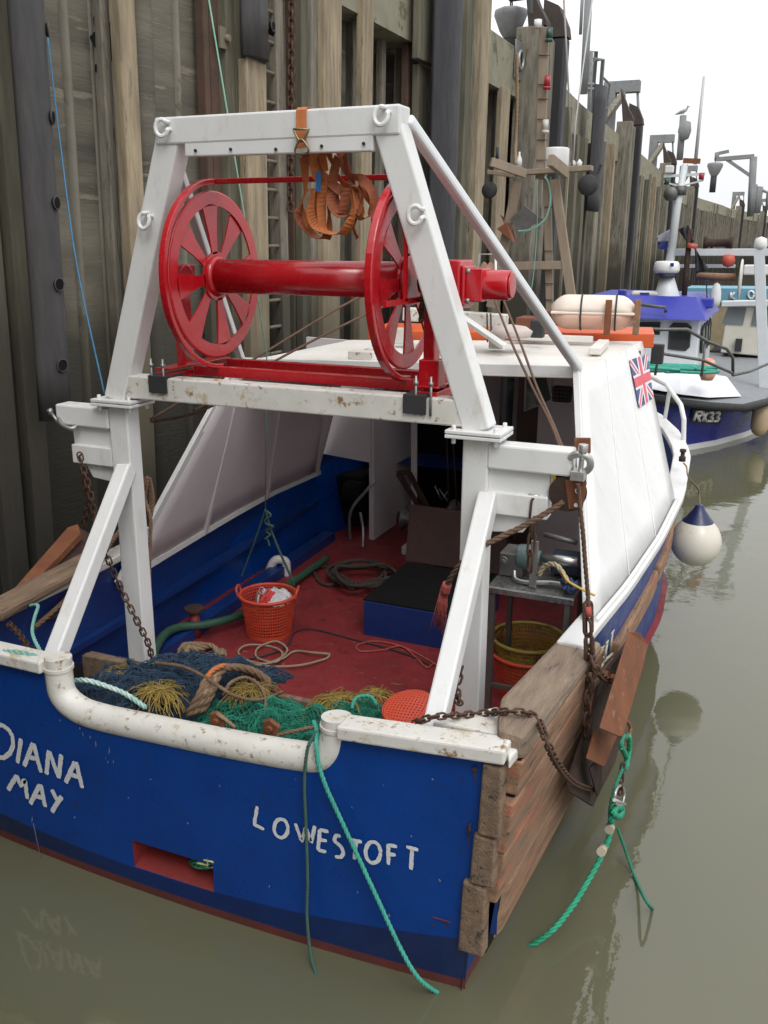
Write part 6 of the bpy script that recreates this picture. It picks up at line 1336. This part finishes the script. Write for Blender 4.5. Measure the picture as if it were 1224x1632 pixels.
    w=MB(); a=at(1062,482,Y=Ym); w.tube([a-V((0,0,.3)),a+V((0,0,.1)),at(1063,432,Y=Ym)],[.30,.26,.10],16); w.build('mast_base',pale,t)
    w=MB(); w.tube([at(1066,430,Y=Ym),at(1079,330,Y=Ym),at(1092,262,Y=Ym)],[.085,.075,.06],12); m_=w.build('mast',pale,t)
    w=MB(); w.cyl(at(1108,262,Y=Ym),at(1122,122,Y=Ym),.035,8,r2=.025); w.build('aerial',MC['aerial grey'],m_)
    w=MB(); w.beam(at(1089,256,Y=Ym),at(1116,257,Y=Ym),.08,.09,side=(0,1,0)); w.build('mast_head',rust,m_)
    w=MB(); w.beam(at(1058,281,Y=Ym),at(1124,277,Y=Ym),.04,.05,side=(0,1,0)); w.beam(at(1058,290,Y=Ym),at(1088,298,Y=Ym),.03,.03,side=(0,1,0)); w.beam(at(1088,296,Y=Ym),at(1122,287,Y=Ym),.03,.03,side=(0,1,0)); w.build('yard',pale,m_)
    w=MB(); p=at(1067,270,Y=Ym); w.box(p,(.16,.14,.14)); w.build('lantern',white,m_,bevel=.02)
    w=MB(); p=at(1118,281,Y=Ym); w.cyl(p-V((0,0,.06)),p+V((0,0,.06)),.05,10); w.build('red_lantern',MC['lamp red'],m_)
    w=MB(); p=at(1063,289,Y=Ym); w.cyl(p-V((0,0,.06)),p+V((0,0,.06)),.05,10); w.build('green_lantern',MC['lamp green'],m_)
    w=MB(); w.lathe(at(1069,309,Y=Ym-.1),[(.02,-.05),(.12,-.02),(.14,.0),(.10,.04),(.0,.06)],16,axis='Y'); w.cyl(at(1085,305,Y=Ym)-V((0,0,.07)),at(1085,305,Y=Ym)+V((0,0,.10)),.11,14); w.build('deck_light',galvd,m_)
    w=MB(); p=at(1062,432,Y=Ym-.1); w.lathe(p,[(.20,-.04),(.24,-.02),(.26,.03),(.235,.16),(.2,.19),(0,.20)],28); w.build('radar',white,m_); 
    w=MB(); w.cyl(p-V((0,0,.12)),p-V((0,0,.03)),.17,20); w.build('radar_base',galvd,m_)
    w=MB(); p=at(1071,422,Y=Ym-.38); w.box(p,(.07,.01,.07)); w.build('radar_badge',MC['blue hull paint'],m_)
    # gear on the wheelhouse roof
    rz=zt+.36
    t2=thing('life_raft',tuple(at(1029,482,Y=19.6)),'small cream life raft box on the blue wheelhouse roof','life raft')
    p=at(1029,474,Y=19.6); w=MB(); w.box(p+V((0,0,-.04)),(.55,.35,.12)); w.build('lower_shell',cream,t2,bevel=.04); w=MB(); w.box(p+V((0,0,.075)),(.55,.35,.10)); w.build('upper_shell',cream,t2,bevel=.04); w=MB(); w.box(p+V((0,0,.02)),(.58,.38,.02)); w.build('seam',rust,t2)
    w=MB(); w.box(p+V((0,-.19,.08)),(.18,.01,.05)); w.build('badge',bright,t2)
    w=MB(); w.lathe(at(1139,487,Y=20.2),[(.0,-.02),(.09,.0),(.11,.12),(.10,.28),(.06,.42),(.0,.46)],18,squash=.6); w.build('satellite_dome',white,label='upright white dome on the blue roof next to the wheelhouse front edge',cat='antenna')
    w=MB(); w.box(at(1092,476,Y=20.4),(.45,.3,.18)); w.build('exhaust_box',galvd,label='dark grey box behind the mast on the blue wheelhouse roof',cat='box',bevel=.04)
    w=MB(); w.box(at(1127,483,Y=19.9),(.25,.2,.2)); w.build('vent_box',bright,label='blue vent box beside the upright white dome',cat='vent',bevel=.03)
    w=MB(); w.box(at(1126,450,Y=20.0),(.09,.08,.09)); w.tube([at(1126,452,Y=20),at(1127,480,Y=20)],.012,6); w.build('small_lamp',blackp,label='small black lamp on a stalk above the blue vent box',cat='lamp')
    w=MB(); w.box(at(992,466,Y=19.4)+V((.0,0,-.02)),(.16,.14,.16)); w.build('vent_box',bright,label='blue vent box at the far left of the blue roof',cat='vent',bevel=.03)
    # hanging fender
    w=MB(); p=at(1210,704,Y=19.2); p=V((.14,19.0,.05)); q=at(1213,660,Y=19.2)
    w=MB(); c=at(1212,668,Y=18.6); w.lathe(c,[(.03,.34),(.10,.28),(.16,.2),(.165,-.16),(.13,-.26),(.05,-.32),(0,-.33)],18); w.build('fender',M('worn cream fender',(.42,.32,.20),(.33,.25,.16),.6,bump=.3,spots=(.12,.09,.06)),label='worn cream cylinder fender on the side of the dark blue boat',cat='fender')
    # gallows
    t3=thing('gallows',tuple(at(1212,600,Y=21)),'white post and beam gallows over the deck of the blue boat','gallows')
    w=MB(); w.beam(at(1219,640,Y=20.2),at(1210,405,Y=20.2),.2,.16); w.build('post',pale,t3,bevel=.01)
    w=MB(); w.beam(at(1072,402,Y=20.2),at(1236,402,Y=20.2),.16,.14,side=(0,1,0)); w.build('beam',pale,t3,bevel=.01)
    w=MB(); w.beam(at(1076,424,Y=20.6),at(1172,424,Y=20.6),.07,.07,side=(0,1,0)); w.build('lower_rail',pale,t3)
    w=MB(); w.lathe(at(1145,387,Y=20.2),[(.12,-.28),(.14,-.24),(.08,-.18),(.08,.18),(.14,.24),(.12,.28)],14,axis='X'); w.beam(at(1134,392,Y=20.2),at(1132,405,Y=20.2),.04,.04); w.beam(at(1158,392,Y=20.2),at(1159,405,Y=20.2),.04,.04); w.build('roller',MC['dark rusty steel'],t3)
    w=MB(); w.lathe(at(1161,415,Y=20.0),[(0,-.14),(.10,-.10),(.13,0),(.10,.10),(0,.12)],14); w.build('red_float',M('red float',(.50,.09,.05),rough=.5),label='red float hanging under the white gallows beam',cat='float')
    w=MB(); w.lathe(at(1212,392,Y=20.2),[(.10,-.06),(.13,0),(.11,.14),(0,.18)],16); w.build('gps_dome',white,label='white dome on top of the gallows beam at the right edge',cat='antenna')
    w=MB(); w.cyl(at(1110,440,Y=21.5),at(1172,442,Y=21.5),.08,12); w.build('wooden_roller',plank,label='long wooden roller pole behind the gallows',cat='roller')
    w=MB(); w.lathe(at(1180,445,Y=21.3),[(.0,-.02),(.40,-.02),(.42,0),(.40,.02),(0,.02)],24,axis='X'); w.build('drum_flange',cream,label='tall pale net drum flange behind the gallows post',cat='drum')
    w=MB(); w.beam(at(1185,430,Y=22.5),at(1235,430,Y=22.5),.2,.22,side=(0,1,0)); w.build('radar_bar',white,label='white radar scanner bar at the right edge of the photo',cat='radar',bevel=.03)
    # flags
    t4=thing('marker_flag',tuple(at(1092,480,Y=19.9)),'brown pole with two black flags and red binding by the white mast','flag')
    w=MB(); w.tube([at(1090,478,Y=19.9),at(1094,430,Y=19.9),at(1100,365,Y=19.9)],.055,8); w.build('pole',rustd,t4)
    def cloth(pts,mat,nm,par):
        w=MB(); A,B,C_,D=[V(p) for p in pts]; n=8; g=[[w.bm.verts.new(A.lerp(B,i/n).lerp(D.lerp(C_,i/n),j/n)+V((0,math.sin(i*1.1+j*.6)*.05,0))) for j in range(n+1)] for i in range(n+1)]
        for i in range(n):
            for j in range(n): w.bm.faces.new((g[i][j],g[i+1][j],g[i+1][j+1],g[i][j+1])).smooth=True
        w.build(nm,mat,par,solid=.006)
    cloth([at(1080,366,Y=19.9),at(1097,358,Y=19.9),at(1107,385,Y=19.9),at(1097,388,Y=19.9)],blackp,'black_flag',t4); cloth([at(1107,395,Y=19.9),at(1109,397,Y=19.9),at(1130,430,Y=19.9),at(1109,436,Y=19.9)],blackp,'black_flag',t4)
    w=MB(); w.cyl(at(1102,396,Y=19.85),at(1104,388,Y=19.85),.1,12); w.build('red_binding',MC['red float'],t4)
    t4=thing('marker_flag',tuple(at(1070,420,Y=19.9)),'faded blue and white folded flags beside the white radar mast','flag')
    cloth([at(1045,378,Y=19.9),at(1072,363,Y=19.9),at(1073,384,Y=19.9),at(1049,385,Y=19.9)],M('faded flag white',(.55,.53,.50),(.3,.33,.45),.8,sc1=5),'white_flag',t4); cloth([at(1047,386,Y=19.95),at(1073,384,Y=19.95),at(1068,400,Y=19.95),at(1050,396,Y=19.95)],M('faded flag blue',(.06,.09,.32),rough=.8),'blue_flag',t4)
    # cream cabin boat and pale blue boat behind
    t5=thing('fishing_boat',(0,26,0),'cream cabin boat behind the gallows at the right edge','fishing boat')
    Yc=25.5; w=MB(); w.hexa([at(1148,562,Y=Yc),at(1260,572,Y=Yc),at(1260,572,Y=Yc)+V((0,3,0)),at(1148,562,Y=Yc)+V((0,3,0))],[at(1160,488,Y=Yc),at(1260,488,Y=Yc),at(1260,488,Y=Yc)+V((0,3,0)),at(1160,488,Y=Yc)+V((0,3,0))]); w.build('cabin',cream,t5,bevel=.03)
    for q in (((1150,516),(1160,490),(1190,490),(1184,518)),((1197,519),(1203,490),(1236,490),(1236,520))):
        w=MB(); w.prism([at(x,y,Y=Yc-.03) for x,y in q],(0,.02,0)); w.build('window',glass('pale glass',(.16,.18,.19),.1),t5)
    w=MB(); w.beam(at(1150,484,Y=Yc-.1),at(1262,482,Y=Yc-.1),.3,.14,side=(0,1,0)); w.build('cabin_roof',pale,t5,bevel=.02)
    w=MB(); a=at(1140,566,Y=Yc); w.hexa([(a.x,Yc-.6,-.3),(a.x+6,Yc-.6,-.3),(a.x+6,Yc+6,-.3),(a.x,Yc+6,-.3)],[(a.x-.3,Yc-1,.75),(a.x+6,Yc-1,.75),(a.x+6,Yc+6,.75),(a.x-.3,Yc+6,.75)]); w.build('hull',blackp,t5,bevel=.03)
    w=MB(); p=at(1177,550,Y=Yc-.1); w.box(p,(.16,.12,.32)); w.build('vent',blackp,t5)
    t6=thing('fishing_boat',(-.5,30,0),'pale blue boat with white name on its rail furthest away','fishing boat')
    lb=M('pale blue paint',(.13,.32,.43),(.11,.28,.38),.5,bump=.1); Yb=30.
    w=MB(); w.hexa([at(1092,482,Y=Yb),at(1300,484,Y=Yb),at(1300,484,Y=Yb)+V((0,2,0)),at(1092,482,Y=Yb)+V((0,2,0))],[at(1092,459,Y=Yb),at(1300,461,Y=Yb),at(1300,461,Y=Yb)+V((0,2,0)),at(1092,459,Y=Yb)+V((0,2,0))]); w.build('name_board',lb,t6)
    w=MB(); a=at(1092,482,Y=Yb); w.hexa([(a.x+.6,Yb+.2,-.3),(a.x+9,Yb+.2,-.3),(a.x+9,Yb+5,-.3),(a.x+.6,Yb+5,-.3)],[(a.x,Yb+.1,a.z),(a.x+9,Yb+.1,a.z),(a.x+9,Yb+5,a.z),(a.x,Yb+5,a.z)]); w.build('hull',M('yellowish topsides',(.40,.33,.2),bump=.1),t6)
    w=MB()
    for ln in ([(1165,466),(1164,477)],[(1171,466),(1165,472),(1171,478)],ell(1197,470,4.5,6,12),[(1206,477),(1207,464),(1214,477),(1216,464)]): w.tube([at(x,y,Y=Yb-.03) for x,y in ln],.035,4)
    w.build('boat_name',white,t6)
farboats()
# ---------------- things on the quay
def quaygear():
    def cover(px,py,Y,s_,label):
        c=at(px,py,X=WX(Y)-.5); t=thing('covered_winch',tuple(c-V((0,0,1.6*s_))),label,'winch'); w=MB()
        w.lathe(c,[(.20*s_,-.50*s_),(.34*s_,-.30*s_),(.52*s_,.12*s_),(.50*s_,.28*s_),(.38*s_,.33*s_),(0,.36*s_)],7); w.build('grey_cover',M('grey tarpaulin',(.22,.225,.23),(.16,.165,.17),.6,bump=.6,bscale=8),t,bevel=.03)
        w=MB(); w.cyl(V((c.x,c.y,max(ZC,c.z-1.5*s_))),c-V((0,0,.3*s_)),.20*s_,12); w.build('post',blackp,t)
        w=MB(); w.tube([c+V((0,math.cos(a)*.1*s_,.45*s_+math.sin(a)*.1*s_)) for a in [k*math.pi/6 for k in range(12)]],.025*s_,6,closed=True); w.build('lifting_ring',rustd,t); return c
    c=cover(814,33,17.6,.70,'grey covered winch head on black post above the nearest concrete cap')
    w=MB(); w.beam(at(812,-4,Y=17.6),at(900,-16,Y=17.6),.12,.12); w.build('hoist_beam',rustd,label='brown hoist beam crossing the top edge above the covered winch',cat='beam')
    c=cover(1139,268,66,1.5,'white covered winch hanging from the thin davit arm far right')
    t=thing('davit',tuple(at(1198,330,Y=66)),'thin grey davit frame with a street lamp far along the quay','davit')
    g=lambda x,y: at(x,y,Y=66)
    w=MB(); w.cyl(g(1196,345),g(1201,250),.22,8); w.build('post',concl,t)
    w=MB(); w.beam(g(1142,254),g(1202,249),.3,.25,side=(0,1,0)); w.beam(g(1158,254),g(1197,281),.2,.2); w.build('arm',concl,t)
    w=MB(); w.cyl(g(1142,256),g(1143,243),.15,6); w.beam(g(1143,245),g(1162,241),.12,.2,side=(0,1,0)); w.build('lamp_arm',concl,t)
    c=at(1090,205,Y=50); t=thing('quay_light',tuple(at(1087,260,Y=50)),'grey lamp post with round hood under the perched gull','lamp post')
    w=MB(); w.cyl(at(1083,255,Y=50),at(1089,184,Y=50),.16,8); w.build('post',concl,t)
    w=MB(); w.lathe(at(1091,209,Y=49.8),[(0,-.45),(.22,-.35),(.32,0),(.26,.4),(0,.5)],14,squash=.7); w.build('hood',MC['grey tarpaulin'],t)
    # gull
    p=at(1088,178,Y=50); w=MB()
    w.tube([p+V((-.42,0,-.16)),p+V((-.25,0,-.08)),p,p+V((.2,0,.10)),p+V((.30,0,.24))],[.02,.09,.15,.11,.05],10); w.lathe(p+V((.32,0,.30)),[(0,-.08),(.07,-.04),(.085,.02),(.05,.07),(0,.08)],10); w.tube([p+V((.38,0,.30)),p+V((.52,0,.26))],[.025,.006],6)
    for s_ in (-1,1): w.tube([p+V((.05,s_*.05,-.1)),p+V((.05,s_*.05,-.32))],.015,5); w.tube([p+V((.12,s_*.12,.08)),p+V((-.1,s_*.14,.0)),p+V((-.5,s_*.05,-.17))],[.06,.09,.01],8)
    [setattr(v,'co',p+(v.co-p)*.72) for v in w.bm.verts]; w.build('gull',M('gull plumage',(.45,.45,.45),(.25,.25,.26),.7,sc1=4),label='grey and white gull perched on the lamp post',cat='gull',smooth=True)
    # ladder rails beyond the first fender group
    t=thing('ladder_rail',tuple(at(960,240,Y=24)),'grey tubular ladder rails rising above the quay behind the whip aerial','railing')
    g=lambda x,y: at(x,y,X=-6.6)
    w=MB(); w.tube([g(938,210),g(942,82),g(950,82),g(940,212)],.07,8); w.tube([g(935,134),g(948,134)],.05,6)
    w.tube([g(946,95),g(961,95),g(952,215)],.07,8); w.tube([g(934,142),g(952,141)],.05,6); w.tube([g(959,122),g(972,134),g(965,195)],.045,8); w.tube([g(962,170),g(968,174)],.04,6); w.build('rail',concl,t)
    w=MB(); w.cyl(at(930,150,X=-6.6),at(939,-20,X=-6.6),.12,10); w.build('davit_post',concl,label='tall grey davit post running out of the photo top',cat='post')
    w=MB(); w.cyl(at(925,55,X=-6.6),at(929,-20,X=-6.6),.05,8); w.build('davit_post',concl,label='thin grey pole beside the tall davit post',cat='post')
    t=thing('ladder_rail',tuple(at(1200,330,Y=64)),'small grey railing hoops at the far right end of the quay','railing')
    g=lambda x,y: at(x,y,Y=64)
    w=MB(); w.tube([g(1197,340),g(1200,294),g(1204,294),g(1200,340)],.14,6); w.tube([g(1205,340),g(1210,297),g(1213,298),g(1208,340)],.14,6); w.tube([g(1213,303),g(1224,307),g(1222,335)],.10,6); w.build('rail',concl,t)
    # quay ladder near the pale timber
    t=thing('quay_ladder',tuple(wallpt(440,300,-.05)-V((0,0,5))),'timber ladder with iron rungs let into the quay wall','ladder')
    for x0,x1 in ((446,458),):
        a=wallpt(x0,300,.08); b=wallpt(x1,300,.08); w=MB(); w.span(a.x-.15,a.x,a.y,b.y,-.5,9); w.build('stile',timB,t,bevel=.01)
    a=wallpt(424,300,.06); b=wallpt(450,300,.06)
    z=.3
    while z<7:
        w=MB(); w.cyl((a.x-.02,a.y,z),(b.x-.02,b.y,z),.02,8); w.build('rung',chainm2,t); z+=.305
    rp('hanging_chain',[wallpt(465,-40,.16),wallpt(464,100,.16),wallpt(463,330,.16)],0,chainm,'dark chain hanging straight down the wall right of the ladder','chain',kind='chain',sm=False,ll=.11,wr=.014,wd=.07)
    # dark paint splashes on the wall
    w=MB(); rnd=random.Random(5)
    for px,py,s_ in ((150,38,.09),(163,42,.07),(142,62,.06),(172,62,.08),(166,72,.09),(146,108,.03),(174,85,.05)):
        p=wallpt(px,py,-.10 if px<168 else -.06); w.mi=0; pts=[p+V((.02+.001*s_,math.cos(a)*s_*rnd.uniform(.5,1.1),math.sin(a)*s_*rnd.uniform(.6,1.5))) for a in [k*math.pi/6 for k in range(12)]]; w.face(pts)
    w.build('tar_splash',dark,quay)
chainm2=M('rung iron',(.20,.17,.12),(.14,.11,.08),.8,metal=.2,sc1=12,bump=.3)
quaygear()
#@@END
